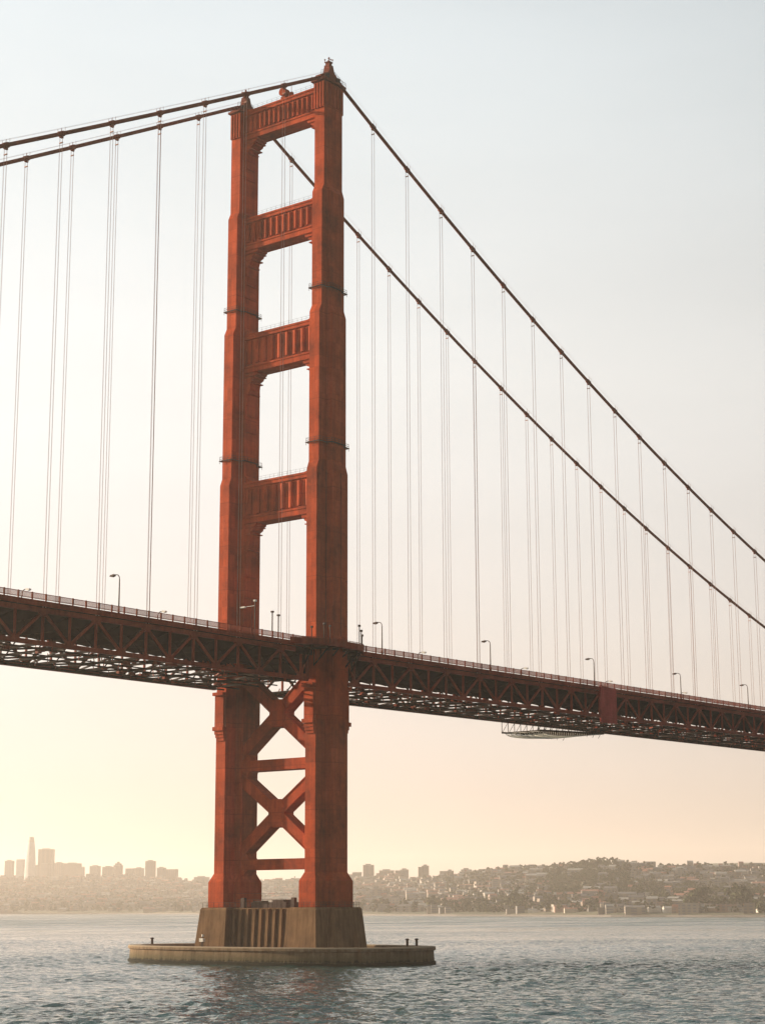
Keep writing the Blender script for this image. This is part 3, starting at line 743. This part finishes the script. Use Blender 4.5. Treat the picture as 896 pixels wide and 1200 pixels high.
# street lamps along both kerbs
def lamp_post(u, sgn, label, hh=8.4):
    v = sgn*(W2+0.2); z0 = chord(u)+1.8
    t = thing('street_lamp', label, 'street lamp', (u, v, z0), 'street lamps on the bridge')
    o = MB(); o.tube([(u,v,z0),(u,v,z0+1.0)], .26, 8); o.tube([(u,v,z0+1.0),(u,v,z0+hh-1.1)], [.17,.12], 8); o.build('pole', M['darkmetal'], t)
    o = MB(); a = -sgn
    o.tube([(u,v,z0+hh-1.2),(u,v+a*.12,z0+hh-.55),(u,v+a*.5,z0+hh-.12),(u,v+a*1.1,z0+hh),(u,v+a*1.7,z0+hh-.02)], .1, 6); o.build('arm', M['darkmetal'], t)
    o = MB(); o.prism_x([(v+a*1.5, z0+hh-.22), (v+a*1.6, z0+hh+.16), (v+a*2.7, z0+hh+.02), (v+a*2.8, z0+hh-.3), (v+a*2.2, z0+hh-.42)], u-.34, u+.34); o.build('lamp_head', M['darkmetal'] if sgn < 0 else M['lampglass'], t)
lamp_post(-71.5, -1, 'tall street lamp on the left span, the only full height one left of the tower', 8.6)
lamp_post(20.9, -1, 'tall street lamp just right of the near tower leg')
lamp_post(69.5, -1, 'second tall street lamp right of the tower, over the right span')
lamp_post(124.0, -1, 'tall street lamp standing directly left of the red cladding panel')
lamp_post(177.1, -1, 'tall street lamp on the right span, first beyond the red panel')
lamp_post(224.1, -1, 'tall street lamp at the right edge of the photo')
lamp_post(-72.1, 1, 'far side street lamp at the left edge, only its pale head above the railing')
lamp_post(-28.7, 1, 'far side street lamp left of the tower, pale head low above the railing')
lamp_post(77.4, 1, 'far side street lamp head above the railing, first right of the tower')
lamp_post(130.8, 1, 'far side street lamp head above the railing, left of the red panel')
lamp_post(181.5, 1, 'far side street lamp head above the railing, right beside the red panel')
lamp_post(232.9, 1, 'far side street lamp head nearest the right edge of the photo')

# red cladding on one truss bay, and the painters' platform slung under the deck
t = thing('cladding_panel', 'purple red boarded panel covering one bay of the right span', 'panel', (130.6, -15.8, 67))
o = MB(); o.box(126.0, 135.2, -16.1, -15.62, 67.0, 77.7); o.build('board', M['panelred'], t)
o = MB()
for j in range(14): o.box(126.0, 135.2, -16.17, -16.1, 67.3+j*.75, 67.42+j*.75)
for x in (126.0, 135.0): o.box(x, x+.2, -16.2, -16.1, 67.0, 77.7)
o.build('batten', M['panelred'], t)
t = thing('work_platform', 'painters platform with pale netting slung below the right span', 'platform', (130, 5, 63))
o = MB(); sx0, sx1, sy0, sy1 = 115.0, 152.5, -1.0, 12.0
for y in (sy0, sy1):
    o.beam((sx0, y, 64.6), (sx1, y, 66.2), .35, .5)
    for j in range(12):
        x = sx0+(sx1-sx0)*j/11; o.beam((x, y, 64.4+1.6*j/11), (x, y, 68.3), .14, .14)
        if j < 11: o.beam((x, y, 64.5), (x+(sx1-sx0)/11, y, 68.0), .1, .1)
for j in range(16):
    x = sx0+(sx1-sx0)*j/15; o.beam((x, sy0, 64.5+1.6*j/15), (x, sy1, 64.5+1.6*j/15), .25, .3)
o.build('platform_frame', M['underdeck_shade'], t)
# net: grid of threads sagging under the frame
o = MB(); nu, nv = 34, 8
def netp(i, j):
    a, b_ = i/nu, j/nv
    return Vector((sx0+2+(sx1-sx0-2)*a, sy0+(sy1-sy0)*b_, 64.5+1.7*a-2.3*(math.sin(PI*min(1, a*1.02))**.45)*(1-.75*a)*(1-.25*abs(2*b_-1))))
for i in range(nu+1):
    for j in range(nv+1):
        if j < nv: o.beam(netp(i,j), netp(i,j+1), .15, .15)
        if i < nu: o.beam(netp(i,j), netp(i+1,j), .15, .15)
        if i < nu and j < nv: o.beam(netp(i,j), netp(i+1,j+1), .07, .07)
for i in range(nu):
    for j in (0, nv):
        for q in range(3):
            p = netp(i, j); top = Vector((p.x, p.y, 64.6+1.6*i/nu)); o.beam(p, top, .09, .09) if q == 0 else None
o.build('netting', M['net'], t)

# ------------------------------------------------------------------ the far shore
def az_dir(x):               # horizontal bearing, in the photo's 896 px width, as radians right of the view axis
    return math.atan((x-448)/2146.8*math.cos(PITCH)/1.0*1.0/ (math.cos(PITCH)**1))
AX = np.array([-900,-300,0,60,110,150,200,240,330,410,450,500,530,560,590,640,690,715,735,780,830,896,1200,1700], float)
RY = np.array([1035,1030,1029,1028,1026,1026,1031,1034,1031,1028,1029,1031,1028,1024,1021,1019,1014,1012,1016,1019,1019,1020,1024,1030], float)
SHD = np.array([6000,5200,4700,4600,4500,4400,4200,4000,3600,3200,3050,2900,2800,2750,2700,2600,2500,2450,2430,2400,2350,2300,2250,2200], float)
RDD = np.array([7000,6800,6600,6500,6500,6400,6300,6200,5600,5200,5000,4700,4500,4300,4100,3800,3500,3400,3400,3400,3500,3600,3600,3600], float)
BAZ = np.arctan((AX-448)/2146.8/1.0229)
def prof_at(az):
    return np.interp(az, BAZ, RY), np.interp(az, BAZ, SHD), np.interp(az, BAZ, RDD)
def horiz_y(x): return 1062.5
def fbm(x, y, seed=0, oct=5):
    r = np.random.default_rng(seed); s = np.zeros_like(x, dtype=float)
    for o_ in range(oct):
        f = 2.0**o_; a = r.uniform(0, 2*PI, 6); ph = r.uniform(0, 2*PI, 6); k = r.uniform(.7, 1.3, 6)
        for i in range(6): s += np.sin((x*np.cos(a[i])+y*np.sin(a[i]))*f*k[i]+ph[i])/f
    return s/6
def terrain_h(x, y):
    dx, dy = np.asarray(x, float)-CAM.x, np.asarray(y, float)-CAM.y
    r = np.hypot(dx, dy); az = np.arctan2(dx, dy)-YAW
    ry, ds, dr = prof_at(az)
    hr = 13.2+(1062.5-ry)/2146.8*dr*0.955
    t_ = np.clip((r-ds)/(dr-ds), 0, 1.0)
    shape = 0.03+0.97*(t_**1.1)*(1-0.12*np.sin(t_*PI))
    n = fbm(dx/420, dy/420, 3)
    h = hr*shape*(1+0.25*n*(1-t_)*t_*4) + 3.0*fbm(dx/90, dy/90, 5, 3)*np.clip(t_*6, 0, 1)*(1-t_)
    h = np.where(r > dr, hr*(1-np.clip((r-dr)/2500, 0, .7)), h)
    sh = np.clip((r-ds)/25.0, -1, 1)
    return np.where(sh < 1, -4+(sh+1)*2.9, np.maximum(h, 1.8))
def build_terrain():
    mt, n, b = mat('hill_ground')
    a = noise(n, 0.006, 6, 0.65); f = noise(n, 0.03, 5, 0.7)
    c = ramp(n, a.outputs[0], [(0.38, (0.045, 0.055, 0.022)), (0.52, (0.085, 0.08, 0.04)), (0.66, (0.16, 0.13, 0.075))]).outputs[0]
    c = mixc(n, c, ramp(n, f.outputs[0], [(0.35, (0.45,0.5,0.4)), (0.6, (1,1,1))]).outputs[0], 0.8, 'MULTIPLY')
    n.links.new(c, b.inputs['Base Color']); b.inputs['Roughness'].default_value = 0.95
    azs = np.linspace(-0.62, 0.60, 420); ts = np.concatenate([np.linspace(-40, 60, 6), np.linspace(90, 4000, 90), [5000, 6000]])
    V = []
    for az in azs:
        _, ds, dr = prof_at(az)
        for t_ in ts:
            r = ds+t_; x = CAM.x+r*math.sin(YAW+az); y = CAM.y+r*math.cos(YAW+az); V.append((x, y))
    V = np.array(V); z = terrain_h(V[:,0], V[:,1])
    nT = len(ts); F = []
    for i in range(len(azs)-1):
        for j in range(nT-1): F.append((i*nT+j, (i+1)*nT+j, (i+1)*nT+j+1, i*nT+j+1))
    me = bpy.data.meshes.new('hills'); me.from_pydata([(p[0], p[1], q) for p, q in zip(V, z)], [], F); me.materials.append(mt)
    bm = bmesh.new(); bm.from_mesh(me); bmesh.ops.recalc_face_normals(bm, faces=bm.faces); bm.to_mesh(me); bm.free()
    for p in me.polygons: p.use_smooth = True
    o = bpy.data.objects.new('hills', me); C.objects.link(o); structure(o)
build_terrain()
def ground(xpx, r):          # a point r metres out along the bearing of photo column xpx
    az = float(np.arctan((xpx-448)/2146.8/1.0229))+YAW
    x = CAM.x+r*math.sin(az); y = CAM.y+r*math.cos(az)
    return x, y, float(terrain_h(np.array([x]), np.array([y]))[0])

def facade(name, wall, win, sx=0.25, sz=0.28):
    mt, n, b = mat(name)
    tc = n.nodes.new('ShaderNodeTexCoord'); sp = n.nodes.new('ShaderNodeSeparateXYZ'); n.links.new(tc.outputs['Object'], sp.inputs[0])
    hx = mth(n, 'FRACT', mth(n, 'MULTIPLY', mth(n, 'ADD', sp.outputs[0], sp.outputs[1]), sx))
    hz = mth(n, 'FRACT', mth(n, 'MULTIPLY', sp.outputs[2], sz))
    isw = mth(n, 'MULTIPLY', mth(n, 'GREATER_THAN', hx, 0.45), mth(n, 'GREATER_THAN', hz, 0.45))
    t_ = noise(n, 0.05, 3)
    wv = ramp(n, t_.outputs[0], [(0.3, tuple(x*.8 for x in wall)), (0.7, tuple(min(1, x*1.15) for x in wall))]).outputs[0]
    n.links.new(mixc(n, wv, win, isw), b.inputs['Base Color']); b.inputs['Roughness'].default_value = 0.6
    return mt
FAC = {'pale': facade('pale_facade', (0.24,0.195,0.15), (0.12,0.12,0.13)), 'tan': facade('tan_facade', (0.19,0.14,0.095), (0.10,0.09,0.09)),
       'grey': facade('grey_facade', (0.15,0.13,0.11), (0.08,0.09,0.10)), 'brown': facade('brown_facade', (0.17,0.12,0.09), (0.06,0.05,0.05)),
       'white': facade('white_facade', (0.28,0.24,0.195), (0.16,0.16,0.17)), 'pink': facade('pink_facade', (0.24,0.15,0.11), (0.12,0.10,0.10)),
       'glass': facade('glass_facade', (0.26,0.28,0.29), (0.16,0.20,0.23), .33, .25)}
ROOF = {'red': simple('red_roof', (0.26,0.10,0.06), .8), 'dark': simple('dark_roof', (0.10,0.09,0.085), .85), 'pale': simple('pale_roof', (0.27,0.25,0.22), .8)}
PLAIN = {'white': simple('white_render', (0.50,0.46,0.40), .8), 'pale': simple('cream_render', (0.38,0.32,0.25), .8), 'tan': simple('tan_render', (0.27,0.20,0.14), .8), 'pink': simple('pink_render', (0.34,0.21,0.16), .8)}
VIEWROT = -YAW
def place_block(t, mb, dx0, dx1, dy0, dy1, z0, z1, rot, o, taper=1.0):
    c, s = math.cos(rot), math.sin(rot)
    def P(x, y, z, k=1.0): x *= k; y *= k; return (o[0]+x*c-y*s, o[1]+x*s+y*c, z)
    mb.loft([[P(dx0,dy0,z0),P(dx1,dy0,z0),P(dx1,dy1,z0),P(dx0,dy1,z0)], [P(dx0,dy0,z1,taper),P(dx1,dy0,z1,taper),P(dx1,dy1,z1,taper),P(dx0,dy1,z1,taper)]])
def tower_block(x0, x1, ytop, r, col, label, roofbits='box', depth=None, rotd=None):
    xm = (x0+x1)/2; gx, gy, gz = ground(xm, r)
    wd = (x1-x0)/2146.8*r*1.0; ztop = 13.2+(1062.5-ytop)/2146.8*r*0.955
    rot = VIEWROT+(random.uniform(-.4,.15) if rotd is None else rotd)
    wd /= (abs(math.cos(rot-VIEWROT))+0.6*abs(math.sin(rot-VIEWROT)))
    dp = wd*0.7 if depth is None else depth
    t = thing('tower_block', label, 'building', (gx, gy, gz), 'distant tower blocks')
    z0 = gz-4; H = ztop-gz
    o = MB()
    hb = ztop-(3.5 if roofbits != 'flat' else 0)-(6 if roofbits == 'crown' else 0)
    place_block(t, o, -wd/2, wd/2, -dp/2, dp/2, z0, hb, rot, (gx,gy)); o.build('facade', FAC[col], t)
    if roofbits == 'box':
        o = MB(); place_block(t, o, -wd*.28, wd*.22, -dp*.25, dp*.25, hb, ztop, rot, (gx,gy)); o.build('plant_room', FAC['grey'], t)
    elif roofbits == 'crown':
        o = MB(); place_block(t, o, -wd*.36, wd*.36, -dp*.36, dp*.36, hb, ztop-3, rot, (gx,gy)); place_block(t, o, -wd*.15, wd*.15, -dp*.15, dp*.15, ztop-3, ztop+3, rot, (gx,gy)); o.build('crown', FAC[col], t)
    o = MB(); place_block(t, o, -wd/2-.3, wd/2+.3, -dp/2-.3, dp/2+.3, hb-1.2, hb+.5, rot, (gx,gy)); o.build('parapet', ROOF['pale'], t)
    return t
TW = [(3,13,1006,7300,'grey','box','pale tower block at the left edge of the skyline'),
      (16.5,27,1005.5,7500,'glass','flat','broad tower block left of the tallest tapered tower'),
      (42.6,59.5,992.5,7200,'brown','box','dark broad skyscraper right of the tapered tower, second tallest in the city'),
      (45.5,56,1010,6900,'pale','flat','pale tower block in front of the dark broad skyscraper'),
      (39,43,1012,7300,'grey','flat','slim tower block between the tapered tower and the dark skyscraper'),
      (60.5,73,1008.5,7300,'pale','box','pale wide tower block right of the dark broad skyscraper'),
      (72.5,92,1009,7250,'tan','box','widest tan tower block on the skyline'),
      (92,96.5,1014,7400,'grey','flat','thin tower block against the right of the widest tan block'),
      (103,115,1012,7000,'tan','box','tan tower block standing alone right of the widest block'),
      (118,132,1013,6800,'tan','box','low broad block with a stepped top on the hill crest'),
      (131,141,1009,6850,'brown','crown','block with a pointed crown on the hill crest'),
      (145,156,1016,6800,'pale','flat','low pale block right of the pointed crown block'),
      (155,166,1014.5,6700,'tan','box','low tan block just left of the tall narrow hilltop tower'),
      (168,180,1006,6500,'tan','box','tall narrow hilltop tower between the city centre and the bridge'),
      (182,192,1014,6500,'grey','box','grey block right of the tall narrow hilltop tower'),
      (193,206,1017,6450,'tan','flat','tan block, last of the row left of the bridge tower'),
      (226,243,1025,6200,'pale','box','low pale block touching the left leg of the bridge tower'),
      (411,422,1021,5200,'grey','flat','low grey block touching the right leg of the bridge tower'),
      (424,436.5,1011,5150,'brown','box','tall tower block nearest the right of the bridge tower'),
      (443,460,1017.5,5100,'tan','box','broad block right of the tall block by the bridge'),
      (461,468,1019,5050,'pale','flat','narrow pale block on the crest right of the broad block'),
      (467.5,477,1016.5,5050,'grey','box','grey block on the crest left of the twin stepped tower'),
      (488.5,493,1015,4900,'tan','flat','lower half of the twin stepped tower on the crest'),
      (493,501,1012,4900,'brown','box','taller half of the twin stepped tower on the crest'),
      (514,523,1020,4700,'grey','flat','low grey block on the crest before the houses start'),
      (522,530,1018,4700,'tan','box','small tan block on the crest before the houses start'),
      (539,551,1016.5,4550,'pale','box','hazy pale block just behind the wooded crest'),
      (559,568,1018,4450,'grey','flat','small grey block peeping over the wooded crest'),
      (454,471,1049,3350,'white','box','sunlit pale block low on the slope right of the bridge tower'),
      (436,446,1040,3700,'pale','flat','pale slab block halfway up the slope beside the bridge tower'),
      (575,588,1031,3500,'white','flat','long white block halfway up the slope below the crest')]
for x0, x1, yt, r, col, rb, lab in TW: tower_block(x0, x1, yt, r, col, lab, rb)
# the tallest one: tapered, rounded
gx, gy, gz = ground(32.4, 7350); t = thing('skyscraper', 'tallest tapered skyscraper with a rounded top on the skyline', 'building', (gx,gy,gz))
o = MB(); Ht = 13.2+(1062.5-979)/2146.8*7350*0.955-gz; rings = []
for fz, k in ((-.02,1),(.3,1),(.55,.94),(.75,.82),(.9,.62),(.97,.5),(1,.42)):
    hw = 18.5*k; rings.append([(gx+hw*1.0*math.copysign(abs(math.cos(a))**.6, math.cos(a)), gy+hw*math.copysign(abs(math.sin(a))**.6, math.sin(a)), gz+Ht*fz) for a in np.linspace(0, 2*PI, 24, endpoint=False)])
o.loft(rings[:5]); o.build('facade', FAC['glass'], t); o = MB(); o.loft(rings[4:]); o.build('crown', FAC['pale'], t)

# houses on the slopes: the largest 260 or so are things, the rest of the city is one mass
def house_geo(rot, o, wd, dp, h, gab, mb, roof_faces):
    c, s = math.cos(rot), math.sin(rot)
    P = lambda x, y, z: (o[0]+x*c-y*s, o[1]+x*s+y*c, o[2]+z)
    n0 = len(mb.f)
    vs = [P(-wd/2,-dp/2,-5),P(wd/2,-dp/2,-5),P(wd/2,dp/2,-5),P(-wd/2,dp/2,-5),P(-wd/2,-dp/2,h),P(wd/2,-dp/2,h),P(wd/2,dp/2,h),P(-wd/2,dp/2,h)]
    if gab > 0:
        vs += [P(-wd/2,0,h+gab), P(wd/2,0,h+gab)]
        mb.add(vs, [(0,1,5,4),(2,3,7,6),(1,2,6,9,5),(3,0,4,8,7),(4,5,9,8),(6,7,8,9)]); roof_faces += [n0+4, n0+5]
    else:
        mb.add(vs, [(0,1,5,4),(2,3,7,6),(1,2,6,5),(3,0,4,7),(4,5,6,7)]); roof_faces += [n0+4]
def finish(mb, name, mats, roof_faces, loc=(0,0,0)):
    me = bpy.data.meshes.new(name); me.from_pydata([(x-loc[0],y-loc[1],z-loc[2]) for x,y,z in mb.v], [], mb.f)
    for m_ in mats: me.materials.append(m_)
    for i in roof_faces: me.polygons[i].material_index = 1
    o = bpy.data.objects.new(name, me); C.objects.link(o); o.location = loc; return o
WALLN = {'pale':'cream','tan':'tan','grey':'grey','white':'white','pink':'pink'}
hr_ = random.Random(21)
def where(x, fr):
    side = 'far left' if x < 120 else 'left of the tower' if x < 250 else 'right of the tower' if x < 520 else 'below the wooded crest' if x < 690 else 'far right'
    lvl = 'on the waterfront' if fr < .12 else 'on the low slope' if fr < .4 else 'halfway up' if fr < .7 else 'near the ridge'
    return lvl, side
used = {}
def house(x, r, wd, dp, h, gab, wall, roof, rot, label=None, group=None, cat='house', name='house'):
    if name != 'house': r = max(r, float(prof_at(float(np.arctan((x-448)/2146.8/1.0229)))[1])+80)
    g = ground(x, r); mb = MB(); rf = []
    house_geo(VIEWROT+rot, g, wd, dp, h, gab, mb, rf)
    o = finish(mb, name, [FAC[wall] if name == 'house' else PLAIN[wall], ROOF[roof]], rf, g)
    return tag(o, label, cat, group)
# the row of long sheds and halls on the right waterfront
for x, r, wd, dp, h, gab, wall, roof, lab in (
        (628, 2690, 28, 12, 3.2, 1.5, 'white', 'pale', 'long low white shed alone on the waterfront below the wooded crest'),
        (725, 2500, 24, 14, 4, 2, 'pale', 'pale', 'low cream hall on the right waterfront, left of the wide white hall'),
        (764, 2470, 16, 14, 5.5, 2.5, 'white', 'pale', 'square white hall on the right waterfront beside the widest one'),
        (790, 2450, 34, 16, 5, 2.5, 'white', 'pale', 'widest white hall on the right waterfront'),
        (833, 2440, 22, 14, 4.5, 2, 'tan', 'pale', 'tan hall on the right waterfront among dark trees'),
        (852, 2440, 15, 12, 5, 2.5, 'pale', 'pale', 'cream hall right of the tan hall on the waterfront'),
        (891, 2380, 14, 10, 4, 1.5, 'white', 'pale', 'small white shed at the right edge of the waterfront'),
        (675, 2560, 38, 14, 3.6, 2, 'pale', 'red', 'long cream shed with a red roof left of the white halls'),
        (655, 2620, 18, 12, 6, 3, 'pink', 'red', 'pink gabled house near the shore below the crest')):
    house(x, r, wd, dp, h, gab, wall, roof, hr_.uniform(-.15,.15), lab, None, 'hall', 'waterfront_hall')
def density(x, fr):
    if x < 250: return 1.0
    if x < 520: return .95
    if x < 640: return .55 if fr < .9 else .7
    if x < 740: return .5 if fr < .35 else .06 if fr < .93 else .1
    return .5 if fr < .25 else .10 if fr < .62 else .6
cands = []
for _ in range(6000):
    x = hr_.uniform(-160, 1060); fr = hr_.random()**.85; fr = min(1, max(0, (round(fr*20)+hr_.choice((0,0,.45)))/20+.006*math.sin(x*.05)+hr_.uniform(-.004,.004)))
    if hr_.random() > density(x, fr): continue
    az = float(np.arctan((x-448)/2146.8/1.0229)); _, ds, dr = prof_at(az)
    r = ds+45+(dr-ds-30)*fr
    wd = hr_.choice((8,9,10,11,13,16,20,26)); cands.append((wd/r, x, fr, r, wd))
cands.sort(reverse=True)
vis = [c for c in cands if 0 <= c[1] <= 896 and not 244 < c[1] < 410][:250]
visset = set(id(c) for c in vis)
rest = {k: (MB(), []) for k in ('pale','tan','grey','white','pink')}
for c in cands:
    _, x, fr, r, wd = c
    wall = hr_.choices(('pale','white','tan','grey','pink'), (34,26,18,12,10))[0]; roof = hr_.choices(('red','dark','pale'), (26,40,34))[0]
    gab = hr_.choice((0,0,2.2,3)); h = hr_.choice((6,7,8,9,10,13)); dp = wd*hr_.uniform(.6,1.1); rot = -.12+.22*math.sin(x*.013+fr*2)+hr_.uniform(-.1,.1)
    if id(c) in visset:
        lvl, side = where(x, fr)
        lab = f"{WALLN[wall]} house, {'flat' if gab == 0 else 'gabled'} {roof} roof, {lvl}, {side}"
        house(x, r, wd, dp, h, gab, wall, roof, rot, lab, f"{WALLN[wall]} houses, {'flat' if gab == 0 else 'gabled'} {roof} roofs, {lvl}, {side}")
    else:
        mb, rf = rest[wall]; house_geo(VIEWROT+rot, ground(x, r), wd, dp, h, gab, mb, rf)
for wall, (mb, rf) in rest.items():
    o = finish(mb, 'distant_houses', [FAC[wall], ROOF['dark' if wall in ('pale','grey') else 'pale' if wall == 'white' else 'red']], rf); structure(o, 'stuff')

# trees: woods as one mass, the big ones along the shore one by one
def leaf_mat(name, base):
    mt, n, b = mat(name)
    a = noise(n, 0.35, 3, .6)
    c = ramp(n, a.outputs[0], [(0.3, tuple(x*.6 for x in base)), (0.7, tuple(x*1.5 for x in base))]).outputs[0]
    n.links.new(c, b.inputs['Base Color']); b.inputs['Roughness'].default_value = .9; b.inputs['Specular IOR Level'].default_value = .2
    return mt
M['leaf'] = leaf_mat('tree_leaves', (0.048, 0.056, 0.022)); M['bark'] = simple('bark', (0.09,0.065,0.045), .9)
def crown_pts(rad, hgt, nclump, nleaf, leaf, rng):
    """small tilted quads gathered in clumps through an uneven crown volume"""
    V = []
    for _ in range(nclump):
        a = rng.uniform(0, 2*PI); q = rng.uniform(0, 1)**.5; zz = rng.uniform(0, 1)
        env = math.sin(PI*(0.15+0.8*zz))**.7
        c = np.array([math.cos(a)*q*rad*env, math.sin(a)*q*rad*env, hgt*(0.25+.75*zz)])
        cr = rad*rng.uniform(.22, .42)
        d = rng.normal(size=(nleaf, 3)); d /= np.linalg.norm(d, axis=1)[:,None]; p = c+d*cr*rng.uniform(.55, 1.05, (nleaf,1))*np.array([1,1,.75])
        for i in range(nleaf):
            n_ = d[i]+rng.normal(size=3)*.5; n_ /= np.linalg.norm(n_)
            t1 = np.cross(n_, rng.normal(size=3)); t1 /= np.linalg.norm(t1); t2 = np.cross(n_, t1)
            s1_, s2_ = leaf*rng.uniform(.6,1.3), leaf*rng.uniform(.5,1.0)
            V += [p[i]-t1*s1_-t2*s2_*.4, p[i]+t2*s2_-t1*s1_*.2, p[i]+t1*s1_+t2*s2_*.3, p[i]-t2*s2_]
    return np.array(V)
rng = np.random.default_rng(4)
protos = [crown_pts(5.5, 11, 11, 13, 1.25, rng) for _ in range(5)]+[crown_pts(4, 14, 10, 13, 1.1, rng) for _ in range(3)]
protosL = [crown_pts(6.5, 12, 20, 26, .95, rng) for _ in range(3)]+[crown_pts(4.5, 15, 18, 24, .85, rng)]
def wood_density(x, fr):
    if x < 250: return .45 if fr < .45 else .3
    if x < 520: return .5 if fr < .4 else .28
    if x < 640: return .7
    if x < 740: return .55 if fr < .35 else 1.0
    return .55 if fr < .25 else 1.0 if fr < .6 else .5
tr = random.Random(9); allv = []
cnt = 0
while cnt < 5200:
    x = tr.uniform(-120, 1040); fr = tr.random()
    az = float(np.arctan((x-448)/2146.8/1.0229)); _, ds, dr = prof_at(az)
    if tr.random() > wood_density(x, fr)*(0.35 if fbm(np.array([x/40.]), np.array([fr*6]), 8, 3)[0] < -.12 else 1.0): continue
    r = ds+60+(dr-ds+10)*fr
    if 244 < x < 410 and tr.random() < .6: continue
    g = ground(x, r); p = protos[tr.randrange(8)]; a = tr.uniform(0, 2*PI); k = tr.uniform(.6, 1.25)
    c, s = math.cos(a), math.sin(a); q = p*k
    allv.append(np.stack([q[:,0]*c-q[:,1]*s+g[0], q[:,0]*s+q[:,1]*c+g[1], q[:,2]-1.2*k+g[2]], 1)); cnt += 1
A = np.concatenate(allv)
def quads(name, A, material, loc=(0,0,0), parent=None):
    me = bpy.data.meshes.new(name); nq = len(A)//4
    me.vertices.add(len(A)); me.vertices.foreach_set('co', (A-np.array(loc)).astype(np.float32).ravel())
    me.loops.add(len(A)); me.loops.foreach_set('vertex_index', np.arange(len(A), dtype=np.int32))
    me.polygons.add(nq); me.polygons.foreach_set('loop_start', np.arange(0, len(A), 4, dtype=np.int32)); me.polygons.foreach_set('loop_total', np.full(nq, 4, dtype=np.int32))
    me.update(); me.validate(); me.materials.append(material)
    o = bpy.data.objects.new(name, me); C.objects.link(o)
    if parent: o.parent = parent
    return o
structure(quads('woods', A, M['leaf']), 'stuff')
prevx = None
TREES = [(x_, r_, k_*1.4) for x_, r_, k_ in [(420,3270,1.0),(437,3260,1.1),(447,3230,1.3),(472,3120,1.0),(486,3080,.9),(500,3030,1.2),(508,3020,1.4),(520,2990,1.0),(543,2950,.8),(560,2870,1.1),(596,2800,1.3),(604,2790,1.6),(612,2780,1.3),(640,2700,.9),(690,2580,1.1),(714,2540,.9),(812,2470,1.5),(822,2460,1.7),(842,2450,1.1),(858,2440,1.6),(866,2430,1.8),(874,2430,1.4),(886,2410,1.0),(30,4760,1.2),(74,4680,1.3),(140,4520,1.1),(205,4280,1.2)]]
meshes = {}
for i, (x, r, k) in enumerate(TREES):
    g = ground(x, r)
    t = thing('tree', '', 'tree', g, 'trees along the far shore'); t.scale = (k,k,k); t.rotation_euler = (0,0,i*1.7)
    j = i % 4
    if j not in meshes:
        c_ = quads('crown', protosL[j], M['leaf']); tk = MB(); tk.tube([(0,0,-2),(0,0,3),(.3,.1,7)], [.6,.45,.2], 7)
        for a in range(4): tk.tube([(0,0,3+a*.6),(2.2*math.cos(a*1.6),2.2*math.sin(a*1.6),6.2+a*.5)], [.25,.1], 5)
        tk_ = tk.build('trunk', M['bark']); meshes[j] = (c_.data, tk_.data); c_.parent = t; tk_.parent = t
    else:
        for nm, me in zip(('crown','trunk'), meshes[j]):
            c_ = bpy.data.objects.new(nm, me); C.objects.link(c_); c_.parent = t
    if x < 250: lab = {30:'hazy tree clump at the far left shore',74:'hazy tree clump on the far shore under the dark broad skyscraper',140:'hazy tree clump on the far shore under the hill crest blocks',205:'hazy tree clump on the shore nearest the left of the bridge tower'}[x]
    else: lab = f"{'big' if k > 1.75 else 'mid sized' if k >= 1.4 else 'small'} dark shoreline tree, {ORD[sum(1 for q in TREES if 250 < q[0] <= x)-1]} to the right of the bridge tower"
    t['label'] = lab
# low sea wall along the far shore
for nm, xs, dist in (('sea_wall', np.linspace(-120, 240, 30), None), ('sea_wall', np.linspace(404, 1040, 50), None)):
    o = MB(); pts = []
    for x in xs:
        az = float(np.arctan((x-448)/2146.8/1.0229)); _, ds, dr = prof_at(az)
        r = ds+14; pts.append((CAM.x+r*math.sin(YAW+az), CAM.y+r*math.cos(YAW+az), 1.0))
    for a, b_ in zip(pts[:-1], pts[1:]): o.beam(a, b_, 4, 3.6)
    ob = o.build(nm, ROOF['dark']); tag(ob, 'low dark sea wall along the far shore %s of the bridge tower' % ('left' if xs[0] < 0 else 'right'), 'sea wall')
# a farther hill behind the right ridge
def far_hill():
    mt = simple('far_hill_ground', (0.07,0.075,0.04), .95, .4, .004)
    gx, gy, _ = ground(872, 5600); o = MB(); n_ = 40; rings = []
    H = 13.2+(1062.5-1012.0)/2146.8*5600*.955
    for j in range(9):
        q = j/8; rr_ = 520*math.cos(q*PI/2)**.9+2
        rings.append([(gx+rr_*math.cos(a)*(1+.08*math.sin(3*a+1)), gy+rr_*math.sin(a)*(1+.08*math.sin(3*a+1)), -5+(H+5)*math.sin(q*PI/2)**1.3+3*math.sin(5*a+j)*(1-q)) for a in np.linspace(0,2*PI,n_,endpoint=False)])
    o.loft(rings); structure(o.build('far_hill', mt, smooth=True))
far_hill()

# ------------------------------------------------------------------ haze
mt = bpy.data.materials.new('haze'); mt.use_nodes = True; n = mt.node_tree; n.nodes.clear()
vol = n.nodes.new('ShaderNodeVolumePrincipled'); vol.inputs['Density'].default_value = 0.86e-4
vol.inputs['Color'].default_value = (1.0, 0.90, 0.80, 1); vol.inputs['Anisotropy'].default_value = 0.4
om = n.nodes.new('ShaderNodeOutputMaterial'); n.links.new(vol.outputs[0], om.inputs['Volume'])
o = MB(); o.box(-3200, 11700, -6200, 11700, -6.0, 420)
structure(o.build('haze', mt), 'stuff')
